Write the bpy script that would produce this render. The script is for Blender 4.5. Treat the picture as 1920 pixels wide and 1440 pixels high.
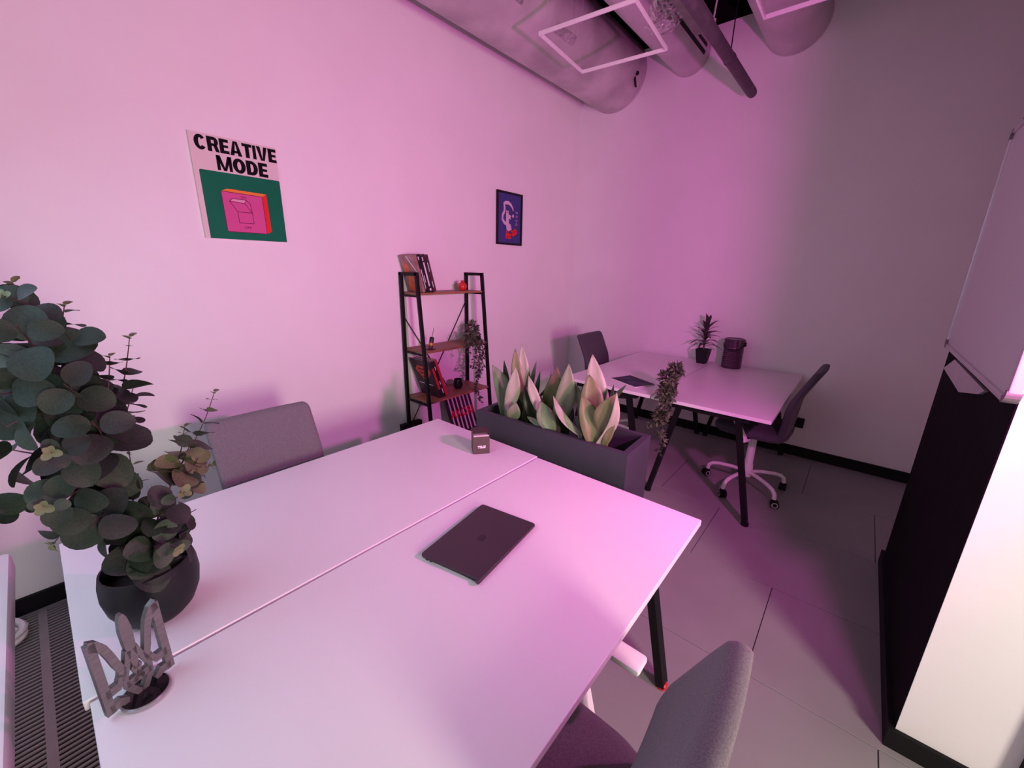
import bpy, bmesh, math, random
from mathutils import Vector, Matrix, noise

# ------------------------------------------------------------------ reset
for o in list(bpy.data.objects):
    bpy.data.objects.remove(o)
scene = bpy.context.scene
C = scene.collection.objects
PI = math.pi
R = math.radians
random.seed(7)

# ------------------------------------------------------------------ camera
F_PX, PITCH, YAW, ROLL, CAM_Z = 760.1, 0.278019, 0.702649, 0.018837, 1.53
_F = Vector((-math.sin(YAW), math.cos(YAW), 0))
_R = Vector((math.cos(YAW), math.sin(YAW), 0))
_U = Vector((0, 0, 1))
FWD = _F * math.cos(PITCH) - _U * math.sin(PITCH)
_up = _U * math.cos(PITCH) + _F * math.sin(PITCH)
RIGHT = _R * math.cos(ROLL) + _up * math.sin(ROLL)
UP = _up * math.cos(ROLL) - _R * math.sin(ROLL)
CAM = Vector((0, 0, CAM_Z))
cam_d = bpy.data.cameras.new('camera')
cam_d.sensor_fit = 'HORIZONTAL'
cam_d.sensor_width = 36.0
cam_d.lens = 36.0 * F_PX / 1920.0
cam_d.clip_start = 0.02
cam_o = bpy.data.objects.new('camera', cam_d)
C.link(cam_o)
m3 = Matrix((RIGHT, UP, -FWD)).transposed()
cam_o.matrix_world = Matrix.Translation(CAM) @ m3.to_4x4()
scene.camera = cam_o

# ------------------------------------------------------------------ world, lights, exposure
world = bpy.data.worlds.new('world')
scene.world = world
world.use_nodes = True
world.node_tree.nodes['Background'].inputs['Color'].default_value = (0.55, 0.65, 0.9, 1)
world.node_tree.nodes['Background'].inputs['Strength'].default_value = 0.15
scene.view_settings.view_transform = 'Standard'
scene.view_settings.look = 'None'
scene.view_settings.gamma = 1.0
scene.view_settings.exposure = -0.10
scene.view_settings.use_curve_mapping = False


def lamp(name, kind, loc, target, energy, color, **kw):
    d = bpy.data.lights.new(name, kind)
    d.energy = energy
    d.color = color
    for k, v in kw.items():
        setattr(d, k, v)
    o = bpy.data.objects.new(name, d)
    C.link(o)
    o.location = loc
    if target is not None:
        o.rotation_euler = (Vector(target) - Vector(loc)).to_track_quat('-Z', 'Y').to_euler()
    return o


# white light of the bright half of the room on the right, behind the partition
lamp('white_room_light', 'AREA', (1.78, 0.16, 1.45), (-1.7, 1.9, 1.15), 57, (1.0, 0.86, 0.74),
     shape='RECTANGLE', size=0.45, size_y=0.7)
# magenta colour lamp beside the end of the partition, turned to the pink wall
lamp('magenta_lamp', 'AREA', (0.45, 1.28, 1.62), (-2.5, 2.6, 1.95), 44, (1.0, 0.13, 0.70), shape='DISK', size=0.11)
# cool daylight from the window behind the camera
lamp('window_daylight', 'AREA', (-1.15, -0.60, 1.75), (-0.95, 0.35, 0.2), 14, (0.60, 0.77, 1.0),
     shape='RECTANGLE', size=1.4, size_y=1.1)
# unseen pink fill, added behind the partition to lift the dim end wall
lamp('niche_fill', 'AREA', (2.6, 2.75, 0.75), (0.0, 4.1, 2.1), 6.5, (1.0, 0.44, 0.58),
     shape='RECTANGLE', size=0.8, size_y=1.2)

# ------------------------------------------------------------------ materials
MATS = {}


def mat(name, col, rough=0.5, metal=0.0, var=0.0, vscale=8.0, bump=0.0, bscale=60.0, spec=0.5,
        trans=0.0, stretch=None, alpha=1.0, col2=None, sheen=0.0):
    if name in MATS:
        return MATS[name]
    m = bpy.data.materials.new(name)
    m.use_nodes = True
    nt = m.node_tree
    b = nt.nodes['Principled BSDF']
    b.inputs['Base Color'].default_value = (*col, 1)
    b.inputs['Roughness'].default_value = rough
    b.inputs['Metallic'].default_value = metal
    b.inputs['Specular IOR Level'].default_value = spec
    b.inputs['Transmission Weight'].default_value = trans
    b.inputs['Alpha'].default_value = alpha
    if sheen:
        b.inputs['Sheen Weight'].default_value = sheen
    tc = nt.nodes.new('ShaderNodeTexCoord')
    src = tc.outputs['Object']
    if stretch:
        mp = nt.nodes.new('ShaderNodeMapping')
        mp.inputs['Scale'].default_value = stretch
        nt.links.new(src, mp.inputs['Vector'])
        src = mp.outputs['Vector']
    nz = nt.nodes.new('ShaderNodeTexNoise')
    nz.inputs['Scale'].default_value = vscale
    nz.inputs['Detail'].default_value = 5
    nt.links.new(src, nz.inputs['Vector'])
    if var > 0 or col2:
        rp = nt.nodes.new('ShaderNodeValToRGB')
        c2 = col2 if col2 else tuple(min(1, c * (1 + var)) for c in col)
        c1 = col if col2 else tuple(c * (1 - var) for c in col)
        rp.color_ramp.elements[0].position = 0.35
        rp.color_ramp.elements[1].position = 0.68
        rp.color_ramp.elements[0].color = (*c1, 1)
        rp.color_ramp.elements[1].color = (*c2, 1)
        nt.links.new(nz.outputs['Fac'], rp.inputs['Fac'])
        nt.links.new(rp.outputs['Color'], b.inputs['Base Color'])
    if bump > 0:
        n2 = nt.nodes.new('ShaderNodeTexNoise')
        n2.inputs['Scale'].default_value = bscale
        n2.inputs['Detail'].default_value = 3
        nt.links.new(src, n2.inputs['Vector'])
        bp = nt.nodes.new('ShaderNodeBump')
        bp.inputs['Strength'].default_value = bump
        bp.inputs['Distance'].default_value = 0.01
        nt.links.new(n2.outputs['Fac'], bp.inputs['Height'])
        nt.links.new(bp.outputs['Normal'], b.inputs['Normal'])
    MATS[name] = m
    return m


WALL = mat('wall_paint', (0.86, 0.85, 0.855), 0.75, var=0.015, vscale=3, bump=0.03, bscale=180)
WALLDARK = mat('black_paint', (0.007, 0.006, 0.008), 0.9, var=0.2, spec=0.12)
CEIL = mat('ceiling_black', (0.010, 0.008, 0.012), 0.9, var=0.2)
TILE = mat('floor_tile', (0.32, 0.315, 0.32), 0.45, var=0.06, vscale=2.5, bump=0.02, bscale=40)
GROUT = mat('floor_grout', (0.06, 0.055, 0.06), 0.9, var=0.1)
BASEB = mat('baseboard_black', (0.008, 0.0075, 0.009), 0.6, var=0.1, spec=0.2)
LAMIN = mat('white_laminate', (0.80, 0.79, 0.80), 0.34, var=0.01, vscale=4, spec=0.4)
EDGE = mat('white_edge_band', (0.86, 0.85, 0.86), 0.4, var=0.01)
BLKMET = mat('black_steel', (0.007, 0.007, 0.008), 0.5, var=0.15, vscale=20, spec=0.2)
WHTMET = mat('white_steel', (0.80, 0.79, 0.80), 0.35, var=0.02, vscale=30)
BLKPL = mat('black_plastic', (0.009, 0.008, 0.010), 0.5, var=0.1, spec=0.25)
GREYPL = mat('grey_rubber', (0.45, 0.44, 0.45), 0.5, var=0.05)
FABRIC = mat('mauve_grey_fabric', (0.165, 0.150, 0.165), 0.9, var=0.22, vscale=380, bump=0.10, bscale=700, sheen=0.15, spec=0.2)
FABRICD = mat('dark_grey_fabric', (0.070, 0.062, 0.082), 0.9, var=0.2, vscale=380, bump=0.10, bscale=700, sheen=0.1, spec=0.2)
DUCT = mat('duct_sheet', (0.50, 0.46, 0.48), 0.42, metal=0.25, var=0.22, vscale=3.2, bump=0.25, bscale=7)
DUCTS = mat('duct_smooth', (0.52, 0.48, 0.50), 0.45, metal=0.15, var=0.10, vscale=4, bump=0.08, bscale=9)
FOIL = mat('crumpled_foil', (0.62, 0.58, 0.60), 0.28, metal=0.85, var=0.25, vscale=25, bump=1.0, bscale=30)
WOOD = mat('shelf_wood', (0.30, 0.135, 0.075), 0.5, var=0.30, vscale=9, stretch=(6, 1, 6), bump=0.05, bscale=30)
PLANTER = mat('planter_anthracite', (0.048, 0.047, 0.060), 0.6, var=0.05, bump=0.02, spec=0.3)
SOIL = mat('soil', (0.012, 0.009, 0.008), 0.95, var=0.5, vscale=60, bump=0.8, bscale=90)
POTBLK = mat('pot_black', (0.008, 0.010, 0.011), 0.5, var=0.1, bump=0.02, bscale=100, spec=0.3)
LAPTOP = mat('laptop_aluminium', (0.075, 0.055, 0.068), 0.42, metal=0.45, var=0.02)
LAPTOPD = mat('laptop_logo', (0.055, 0.042, 0.052), 0.25, metal=0.6, var=0.02)
STEEL = mat('brushed_steel', (0.17, 0.165, 0.165), 0.45, metal=0.6, var=0.15, vscale=40, stretch=(1, 1, 8), bump=0.1)
BOARD = mat('whiteboard_enamel', (0.58, 0.58, 0.60), 0.3, var=0.01)
ALU = mat('anodised_aluminium', (0.62, 0.60, 0.62), 0.35, metal=0.5, var=0.04)
ALUD = mat('grey_plastic_corner', (0.20, 0.17, 0.19), 0.5, var=0.05)
GRILLE = mat('convector_aluminium', (0.30, 0.28, 0.28), 0.45, metal=0.35, var=0.06)
BLACKVOID = mat('convector_pit', (0.006, 0.006, 0.007), 0.8, var=0.2)
GLASS = mat('window_glass', (0.9, 0.95, 1.0), 0.02, trans=1.0)

# ------------------------------------------------------------------ helpers


def world_off(o):
    v = Vector((0, 0, 0))
    while o is not None:
        v += o.location
        o = o.parent
    return v


class MB:
    """collects vertices and faces (world coordinates) for one mesh"""

    def __init__(self):
        self.v = []
        self.f = []

    def add(self, vs, fs):
        n = len(self.v)
        self.v += [Vector(p) for p in vs]
        self.f += [tuple(i + n for i in f) for f in fs]
        return self

    def box(self, x0, x1, y0, y1, z0, z1, M=None):
        vs = [Vector((x, y, z)) for x in (x0, x1) for y in (y0, y1) for z in (z0, z1)]
        if M is not None:
            vs = [M @ p for p in vs]
        return self.add(vs, [(0, 1, 3, 2), (4, 6, 7, 5), (0, 4, 5, 1), (2, 3, 7, 6), (0, 2, 6, 4), (1, 5, 7, 3)])

    def bevbox(self, x0, x1, y0, y1, z0, z1, b=0.003, M=None):
        bm = bmesh.new()
        bmesh.ops.create_cube(bm, size=1)
        for v in bm.verts:
            v.co = Vector(((x0 + x1) / 2 + v.co.x * (x1 - x0), (y0 + y1) / 2 + v.co.y * (y1 - y0),
                           (z0 + z1) / 2 + v.co.z * (z1 - z0)))
        bmesh.ops.bevel(bm, geom=bm.edges[:] + bm.verts[:], offset=b, segments=2, affect='EDGES', profile=0.5)
        bm.verts.index_update()
        vs = [(M @ v.co if M is not None else v.co.copy()) for v in bm.verts]
        fs = [tuple(v.index for v in f.verts) for f in bm.faces]
        bm.free()
        return self.add(vs, fs)

    def bar(self, a, b, w, h, up=(0, 0, 1)):
        """rectangular bar from a to b, w across, h along up"""
        a, b = Vector(a), Vector(b)
        d = (b - a).normalized()
        u = Vector(up)
        s = d.cross(u)
        if s.length < 1e-4:
            s = d.cross(Vector((1, 0, 0)))
        s.normalize()
        u = s.cross(d).normalized()
        vs = []
        for p in (a, b):
            for i, j in ((-1, -1), (1, -1), (1, 1), (-1, 1)):
                vs.append(p + s * (i * w / 2) + u * (j * h / 2))
        return self.add(vs, [(3, 2, 1, 0), (4, 5, 6, 7), (0, 1, 5, 4), (1, 2, 6, 5), (2, 3, 7, 6), (3, 0, 4, 7)])

    def tube(self, pts, r, n=10, cap=True, flat=1.0):
        pts = [Vector(p) for p in pts]
        rs = r if isinstance(r, (list, tuple)) else [r] * len(pts)
        ref = None
        rings = []
        for i, p in enumerate(pts):
            t = (pts[min(i + 1, len(pts) - 1)] - pts[max(i - 1, 0)])
            t = t.normalized() if t.length > 1e-9 else Vector((0, 0, 1))
            if ref is None:
                ref = t.orthogonal().normalized()
            ref = (ref - t * ref.dot(t))
            ref = ref.normalized() if ref.length > 1e-6 else t.orthogonal().normalized()
            bn = t.cross(ref)
            rings.append([p + (ref * math.cos(2 * PI * k / n) + bn * math.sin(2 * PI * k / n) * flat) * rs[i]
                          for k in range(n)])
        vs = [q for r_ in rings for q in r_]
        fs = []
        for i in range(len(rings) - 1):
            for k in range(n):
                k2 = (k + 1) % n
                fs.append((i * n + k, i * n + k2, (i + 1) * n + k2, (i + 1) * n + k))
        if cap:
            fs.append(tuple(range(n - 1, -1, -1)))
            fs.append(tuple(range((len(rings) - 1) * n, len(rings) * n)))
        return self.add(vs, fs)

    def lathe(self, c, prof, n=32, axis='z', cap=True):
        """prof: list of (radius, height)"""
        c = Vector(c)
        vs = []
        for r, h in prof:
            for k in range(n):
                a = 2 * PI * k / n
                if axis == 'z':
                    vs.append(c + Vector((r * math.cos(a), r * math.sin(a), h)))
                elif axis == 'y':
                    vs.append(c + Vector((r * math.sin(a), h, r * math.cos(a))))
                else:
                    vs.append(c + Vector((h, r * math.cos(a), r * math.sin(a))))
        fs = []
        for i in range(len(prof) - 1):
            for k in range(n):
                k2 = (k + 1) % n
                fs.append((i * n + k, i * n + k2, (i + 1) * n + k2, (i + 1) * n + k))
        if cap:
            fs.append(tuple(range(n - 1, -1, -1)))
            fs.append(tuple(range((len(prof) - 1) * n, len(prof) * n)))
        return self.add(vs, fs)

    def poly(self, pts):
        return self.add(pts, [tuple(range(len(pts)))])

    def prism(self, pts, d):
        """extrude a planar polygon by vector d"""
        n = len(pts)
        d = Vector(d)
        vs = [Vector(p) for p in pts] + [Vector(p) + d for p in pts]
        fs = [tuple(range(n - 1, -1, -1)), tuple(range(n, 2 * n))]
        for k in range(n):
            k2 = (k + 1) % n
            fs.append((k, k2, n + k2, n + k))
        return self.add(vs, fs)

    def build(self, name, material, parent=None, smooth=False, fixn=True, weld=0.0, sharp=40):
        off = world_off(parent)
        me = bpy.data.meshes.new(name)
        me.from_pydata([tuple(p - off) for p in self.v], [], self.f)
        me.update()
        if fixn:
            bm = bmesh.new()
            bm.from_mesh(me)
            if weld:
                bmesh.ops.remove_doubles(bm, verts=bm.verts[:], dist=weld)
            bmesh.ops.recalc_face_normals(bm, faces=bm.faces[:])
            bm.to_mesh(me)
            bm.free()
        if material is not None:
            me.materials.append(material)
        if smooth:
            me.polygons.foreach_set('use_smooth', [True] * len(me.polygons))
            try:
                me.set_sharp_from_angle(angle=R(sharp))
            except Exception:
                pass
        o = bpy.data.objects.new(name, me)
        C.link(o)
        o.parent = parent
        return o


def thing(name, label, cat, loc=(0, 0, 0), group=None):
    o = bpy.data.objects.new(name, None)
    o.empty_display_size = 0.05
    C.link(o)
    o.location = loc
    o['label'] = label
    o['category'] = cat
    if group:
        o['group'] = group
    return o


def tag(o, label, cat, group=None):
    o['label'] = label
    o['category'] = cat
    if group:
        o['group'] = group
    return o


def struct(o, label):
    o['kind'] = 'structure'
    o['label'] = label
    return o


def dup(root, loc, rz, label, parent=None):
    r = root.copy()
    C.link(r)
    r.location = loc
    r.rotation_euler = (0, 0, rz)
    r['label'] = label
    for ch in list(root.children):
        c = ch.copy()
        C.link(c)
        c.parent = r
        for g in list(ch.children):
            d = g.copy()
            C.link(d)
            d.parent = c
    return r


def ray(px, py):
    return FWD + RIGHT * ((px - 960) / F_PX) - UP * ((py - 720) / F_PX)


def at_x(px, py, x):
    d = ray(px, py)
    return CAM + d * (x / d.x)


def at_y(px, py, y):
    d = ray(px, py)
    return CAM + d * (y / d.y)


def at_z(px, py, z):
    d = ray(px, py)
    return CAM + d * ((z - CAM_Z) / d.z)


def text_mesh(body, size, bold=0.0, sx=1.0, spacing=1.0):
    cu = bpy.data.curves.new('lettering', 'FONT')
    cu.body = body
    cu.size = size
    cu.offset = bold
    cu.space_character = spacing
    cu.align_x = 'LEFT'
    o = bpy.data.objects.new('lettering', cu)
    C.link(o)
    bpy.context.view_layer.update()
    me = bpy.data.meshes.new_from_object(o.evaluated_get(bpy.context.evaluated_depsgraph_get()))
    vs = [(v.co.x * sx, v.co.y) for v in me.vertices]
    fs = [tuple(p.vertices) for p in me.polygons]
    bpy.data.objects.remove(o)
    bpy.data.curves.remove(cu)
    bpy.data.meshes.remove(me)
    return vs, fs


def text_fit(body, bold, w, h, spacing=1.0):
    """lettering scaled to fill a w x h rectangle with its lower left at 0,0"""
    vs, fs = text_mesh(body, 1.0, bold, 1.0, spacing)
    x0 = min(p[0] for p in vs); x1 = max(p[0] for p in vs)
    y0 = min(p[1] for p in vs); y1 = max(p[1] for p in vs)
    return [((p[0] - x0) / (x1 - x0) * w, (p[1] - y0) / (y1 - y0) * h) for p in vs], fs


# ------------------------------------------------------------------ room shell
WX, BY, FY, RX, CZ = -2.59, 4.10, -0.66, 3.2, 3.95   # left wall, back wall, window wall, right wall, ceiling

fl = struct(MB().box(WX - 0.1, RX + 0.1, FY - 0.1, BY + 0.1, -0.12, -0.004).build('floor', GROUT),
            'light grey large format stone tile floor')
T_L, T_W, G = 1.2, 0.602, 0.0035
tile_meshes = {}
row = -4
y0 = 1.556 - 4 * T_W
while y0 < BY:
    xo = -0.077 - 0.4 * row
    k = math.floor((WX - xo) / T_L)
    while xo + k * T_L < RX:
        xa, xb = max(WX, xo + k * T_L), min(RX, xo + (k + 1) * T_L)
        ya, yb = max(FY, y0), min(BY, y0 + T_W)
        if xb - xa > 0.02 and yb - ya > 0.02:
            # leave the pit of the floor convector open
            MB().bevbox(xa + G / 2, xb - G / 2, ya + G / 2, yb - G / 2, -0.012, 0.0, 0.0012).build('tile', TILE, fl)
        k += 1
    y0 += T_W
    row += 1

wl = struct(MB().box(WX - 0.1, WX, FY - 0.1, BY + 0.1, 0, 3.47).build('wall_left', WALL),
            'long white wall washed in pink light with the posters')
MB().box(WX - 0.1, WX, FY - 0.1, BY + 0.1, 3.47, CZ).build('black_band', WALLDARK, wl)
wb = struct(MB().box(WX, RX, BY, BY + 0.1, 0, 3.47).build('wall_back', WALL),
            'white end wall washed in magenta light behind the far desks')
MB().box(WX, RX, BY, BY + 0.1, 3.47, CZ).build('black_band', WALLDARK, wb)
struct(MB().box(RX, RX + 0.1, FY - 0.1, BY + 0.1, 0, CZ).build('wall_right', WALL), 'white wall of the room outside the view')
struct(MB().box(WX - 0.1, RX + 0.1, FY - 0.1, BY + 0.1, CZ, CZ + 0.1).build('ceiling', CEIL),
       'black painted open ceiling above the ducts')
# window wall behind the camera
w = MB()
w.box(WX, -2.3, FY - 0.1, FY, 0, CZ).box(0.0, RX, FY - 0.1, FY, 0, CZ)
w.box(-2.3, 0.0, FY - 0.1, FY, 0, 0.78).box(-2.3, 0.0, FY - 0.1, FY, 2.6, CZ)
struct(w.build('wall_front', WALL), 'white window wall behind the viewer')
w = MB()
for x in (-2.3, -1.55, -0.77, -0.05):
    w.box(x, x + 0.05, FY - 0.09, FY - 0.02, 0.78, 2.6)
w.box(-2.3, 0, FY - 0.09, FY - 0.02, 0.78, 0.83).box(-2.3, 0, FY - 0.09, FY - 0.02, 2.55, 2.6)
wi = struct(w.build('window_1', WHTMET), 'white framed window behind the viewer')
for x in (-2.25, -1.5, -0.72):
    MB().box(x, x + 0.67 + (0.03 if x < -1 else 0), FY - 0.06, FY - 0.055, 0.83, 2.55).build('pane', GLASS, wi)

# partition with a black painted side and a white end
pt = struct(MB().box(0.352, 0.60, 1.60, 2.78, 0, CZ).build('wall_partition', WALL),
            'short full height partition with a white end at the right edge')
MB().box(0.349, 0.352, 1.603, 2.778, 0.075, CZ).build('black_side', WALLDARK, pt)
bp_ = MB().box(0.334, 0.349, 1.585, 2.79, 0, 0.075).box(0.349, 0.62, 1.585, 1.60, 0, 0.075)
struct(bp_.build('baseboard_partition', BASEB), 'black baseboard around the foot of the partition')
struct(MB().box(0.64, RX, 1.62, 1.74, 0, CZ).build('wall_inner', WALL), 'white inner wall beyond the right edge of the view')
tr = MB().box(0.60, 0.64, 1.56, 2.78, 0, CZ)
struct(tr.build('trim_1', BASEB), 'black upright trim on the far corner of the partition end')

bb = MB().box(WX + 0.015, RX, BY - 0.016, BY, 0, 0.085)
struct(bb.build('baseboard_back', BASEB), 'black baseboard along the end wall')
bb = MB().box(WX, WX + 0.016, FY, BY, 0, 0.085)
struct(bb.build('baseboard_left', BASEB), 'black baseboard along the long pink wall')

# ------------------------------------------------------------------ ducts and ceiling services
def duct(name, label, x, z, r, y0, y1, m):
    t = thing(name, label, 'duct', (x, y0, z))
    prof = []
    n = 26
    for i in range(n + 1):
        prof.append((r, (y1 - y0) * i / n))
    MB().lathe((x, y0, z), prof, 48, 'y').build('sheet', m, t, smooth=True)
    MB().lathe((x, y1 - 0.016, z), [(r, 0), (r + 0.003, 0.003), (r + 0.003, 0.013), (r, 0.0155)], 48, 'y', cap=False).build('end_flange', m, t, smooth=True)
    return t


d1 = duct('ventilation_duct', 'widest round duct hung beside the pink wall', -2.225, 3.315, 0.30, FY, BY - 0.002, DUCT)
# bracket on the far end of the wide duct
b = MB()
b.bar((-1.955, 3.93, 3.22), (-1.935, 3.93, 3.12), 0.012, 0.02, (0, 1, 0))
b.tube([(-1.955, 3.95, 3.235), (-1.93, 3.93, 3.225)], 0.018, 8)
b.build('bracket', BLKPL, d1)
for (a0, a1, ya, yb) in ((-42, -30, 2.75, 2.98), (-40, -28, 2.3, 2.38), (-75, -62, 1.55, 1.75)):
    q = MB()
    rr = 0.3025
    for i in range(6):
        aa, ab = R(a0 + (a1 - a0) * i / 6), R(a0 + (a1 - a0) * (i + 1) / 6)
        q.add([(-2.225 + rr * math.cos(aa), ya, 3.315 + rr * math.sin(aa)),
               (-2.225 + rr * math.cos(ab), ya, 3.315 + rr * math.sin(ab)),
               (-2.225 + rr * math.cos(ab), yb, 3.315 + rr * math.sin(ab)),
               (-2.225 + rr * math.cos(aa), yb, 3.315 + rr * math.sin(aa))], [(0, 1, 2, 3)])
    q.build('tape', FOIL, d1, smooth=True)
d2 = duct('ventilation_duct', 'slim round duct with black air slots, in the middle of the ceiling', -1.535, 3.315, 0.16, FY, BY - 0.002, DUCTS)
for a0 in (-8, -26):
    q = MB()
    rr = 0.164
    aa, ab = R(a0), R(a0 + 9)
    for (r1, r2) in ((0.158, 0.1635),):
        pts = []
        for r_, a_ in ((r1, aa), (r2, aa), (r2, ab), (r1, ab)):
            pts.append((-1.535 + r_ * math.cos(a_), 3.38, 3.315 + r_ * math.sin(a_)))
        q.prism(pts, (0, 0.62, 0))
    q.build('air_slot', BLACKVOID, d2)
# crumpled foil elbow bulging out of the slim duct
vs, fs = [], []
NR, NA = 30, 48
for i in range(NR):
    t_ = i / (NR - 1)
    y = 2.96 + 0.46 * t_
    rr = 0.148 * math.sin(PI * (0.02 + 0.96 * t_)) ** 0.55
    cxx, czz = -1.405 - 0.05 * t_, 3.285 - 0.02 * t_
    for k in range(NA):
        a = 2 * PI * k / NA
        nn = noise.noise(Vector((math.cos(a) * 2.6, math.sin(a) * 2.6, t_ * 6)))
        n2 = noise.noise(Vector((math.cos(a) * 7, math.sin(a) * 7, t_ * 16 + 5)))
        n3 = noise.noise(Vector((math.cos(a) * 17, math.sin(a) * 17, t_ * 34 + 9)))
        r_ = rr * (1 + 0.12 * nn + 0.10 * n2 + 0.06 * n3)
        vs.append((cxx + r_ * math.cos(a), y, czz + r_ * math.sin(a)))
for i in range(NR - 1):
    for k in range(NA):
        fs.append((i * NA + k, i * NA + (k + 1) % NA, (i + 1) * NA + (k + 1) % NA, (i + 1) * NA + k))
MB().add(vs, fs).build('foil_elbow', FOIL, d2)
duct('ventilation_duct', 'round duct at the right, behind the second hanging frame', -0.765, 3.315, 0.205, FY, BY - 0.002, DUCTS)

pp = thing('ceiling_pipe', 'thin dark pipe with a capped free end below the ducts', 'pipe', (-0.95, 0, 2.84))
PIPE = mat('pipe_grey', (0.075, 0.055, 0.075), 0.6, var=0.25, vscale=20, bump=0.1)
MB().lathe((-0.95, FY, 2.84), [(0.035, 0), (0.035, 4.51), (0.032, 4.54), (0.020, 4.55)], 20, 'y').build('pipe', PIPE, pp, smooth=True)
for y in (0.6, 2.0, 3.2):
    MB().lathe((-0.95, y, 2.84), [(0.035, 0), (0.038, 0.003), (0.038, 0.022), (0.035, 0.025)], 20, 'y', cap=False).build('clamp', PIPE, pp)
    MB().tube([(-0.95, y + 0.012, 2.88), (-0.95, y + 0.012, CZ)], 0.004, 6).build('hanger_rod', BLKMET, pp)
ct = thing('cable_tray', 'narrow grey cable tray with a rounded strap end beside the pipe', 'cable tray', (-1.13, 1.0, 3.05))
TRAY = mat('tray_grey', (0.22, 0.17, 0.20), 0.5, metal=0.2, var=0.2, vscale=14)
q = MB().box(-1.185, -1.075, FY, 3.22, 3.035, 3.043)
q.box(-1.185, -1.178, FY, 3.22, 3.043, 3.09).box(-1.082, -1.075, FY, 3.22, 3.043, 3.09)
q.build('channel', TRAY, ct)
pts = [(-1.185, 3.21, 3.09)] + [(-1.13 + 0.055 * math.cos(a), 3.215 + 0.05 * math.sin(a), 3.06) for a in
                               [PI - PI * i / 10 for i in range(11)]] + [(-1.075, 3.21, 3.09)]
MB().tube(pts, 0.009, 8).build('strap', ALU, ct, smooth=True)
MB().tube([(-1.08, 3.2, 3.07), (-1.06, 3.18, 3.25), (-1.07, 3.17, 3.5), (-1.07, 3.17, CZ)], 0.006, 6).build('hanging_wire', ALU, ct)


def light_frame(label, cx, cy, z, side, rot):
    t = thing('hanging_frame', label, 'ceiling frame', (cx, cy, z), 'white square frames hung from the ceiling')
    h = side / 2
    M = Matrix.Translation((cx, cy, z)) @ Matrix.Rotation(rot, 4, 'Z')
    for k in range(4):
        Mk = M @ Matrix.Rotation(k * PI / 2, 4, 'Z')
        MB().bevbox(-h, h - 0.011, -h, -h + 0.011, 0, 0.020, 0.0015, Mk).build('frame_bar', WHTMET, t)
        p = Mk @ Vector((-h + 0.05, -h + 0.0055, 0.019))
        ztop = CZ
        for dx, dr in ((-2.225, 0.30), (-1.535, 0.16), (-0.765, 0.205)):
            if abs(p.x - dx) < dr:
                ztop = 3.315 - math.sqrt(dr * dr - (p.x - dx) ** 2)
        MB().tube([p, (p.x, p.y, ztop)], 0.0015, 5).build('suspension_wire', ALU, t)
    return t


light_frame('thin white square frame hanging under the widest duct', -1.495, 2.575, 2.85, 0.585, R(5.5))
light_frame('thin white square frame cut by the top edge, under the right hand duct', -0.415, 2.605, 2.85, 0.585, R(0.5))

# ------------------------------------------------------------------ desks
def desk(label, x0, x1, y0, y1, zt, group, red=None, grom=False):
    cx = (x0 + x1) / 2
    t = thing('desk', label, 'desk', (cx, (y0 + y1) / 2, 0), group)
    th = 0.022
    MB().bevbox(x0, x1, y0, y1, zt - th, zt, 0.0022).build('tabletop', LAMIN, t)
    zb = zt - th
    # frame: two end trestles and two long rails
    for x in (cx - 0.12, cx + 0.12):
        MB().box(x - 0.02, x + 0.02, y0 + 0.04, y1 - 0.04, zb - 0.035, zb).build('rail', BLKMET, t)
    for ye in (y0 + 0.05, y1 - 0.05):
        MB().box(cx - 0.24, cx + 0.24, ye - 0.025, ye + 0.025, zb - 0.032, zb - 0.0005).build('cross_beam', BLKMET, t)
        for sg in (-1, 1):
            top = Vector((cx + sg * 0.175, ye, zb - 0.02))
            bot = Vector((cx + sg * 0.315, ye, 0.012))
            lg = MB().bar(bot, top, 0.030, 0.045, (0, 1, 0)).build('leg', BLKMET, t)
            foot = RED if (red and sg == 1 and ye > y0 + 0.5) else BLKPL
            MB().lathe((bot.x, bot.y, 0), [(0.020, 0), (0.022, 0.004), (0.022, 0.018), (0.016, 0.024)], 14).build(
                'leveling_foot', foot, lg)
    return t


RED = mat('red_plastic', (0.62, 0.02, 0.02), 0.35, var=0.05)
ZT = 0.7215
desk('white desktop half with the plant pot and brown box, by the pink wall', -1.672, -0.981, -0.085, 1.345, ZT, 'two desks of the near table')
desk('white desktop half with the dark laptop, nearest the viewer', -0.972, -0.277, -0.076, 1.335, ZT, 'two desks of the near table', red=True)
desk('far white desk half with the magazine, toward the pink wall', -1.672, -0.978, 2.60, 4.07, ZT, 'two desks of the far table')
desk('far white desk half with the ribbed canister, toward the partition', -0.970, -0.268, 2.60, 4.07, ZT, 'two desks of the far table')

# white bench under the window at the far left
t = thing('window_bench', 'white bench top at the left edge above the floor grille', 'bench', (-1.1, -0.40, 0))
MB().bevbox(-1.735, 0.35, -0.60, -0.178, 0.66, 0.72, 0.012).build('bench_top', LAMIN, t, smooth=True)
for x in (-1.10, 0.25):
    MB().box(x - 0.02, x + 0.02, -0.57, -0.53, 0, 0.66).build('leg', WHTMET, t)
    MB().box(x - 0.02, x + 0.02, -0.40, -0.36, 0.0, 0.66).build('leg', WHTMET, t)

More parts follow.
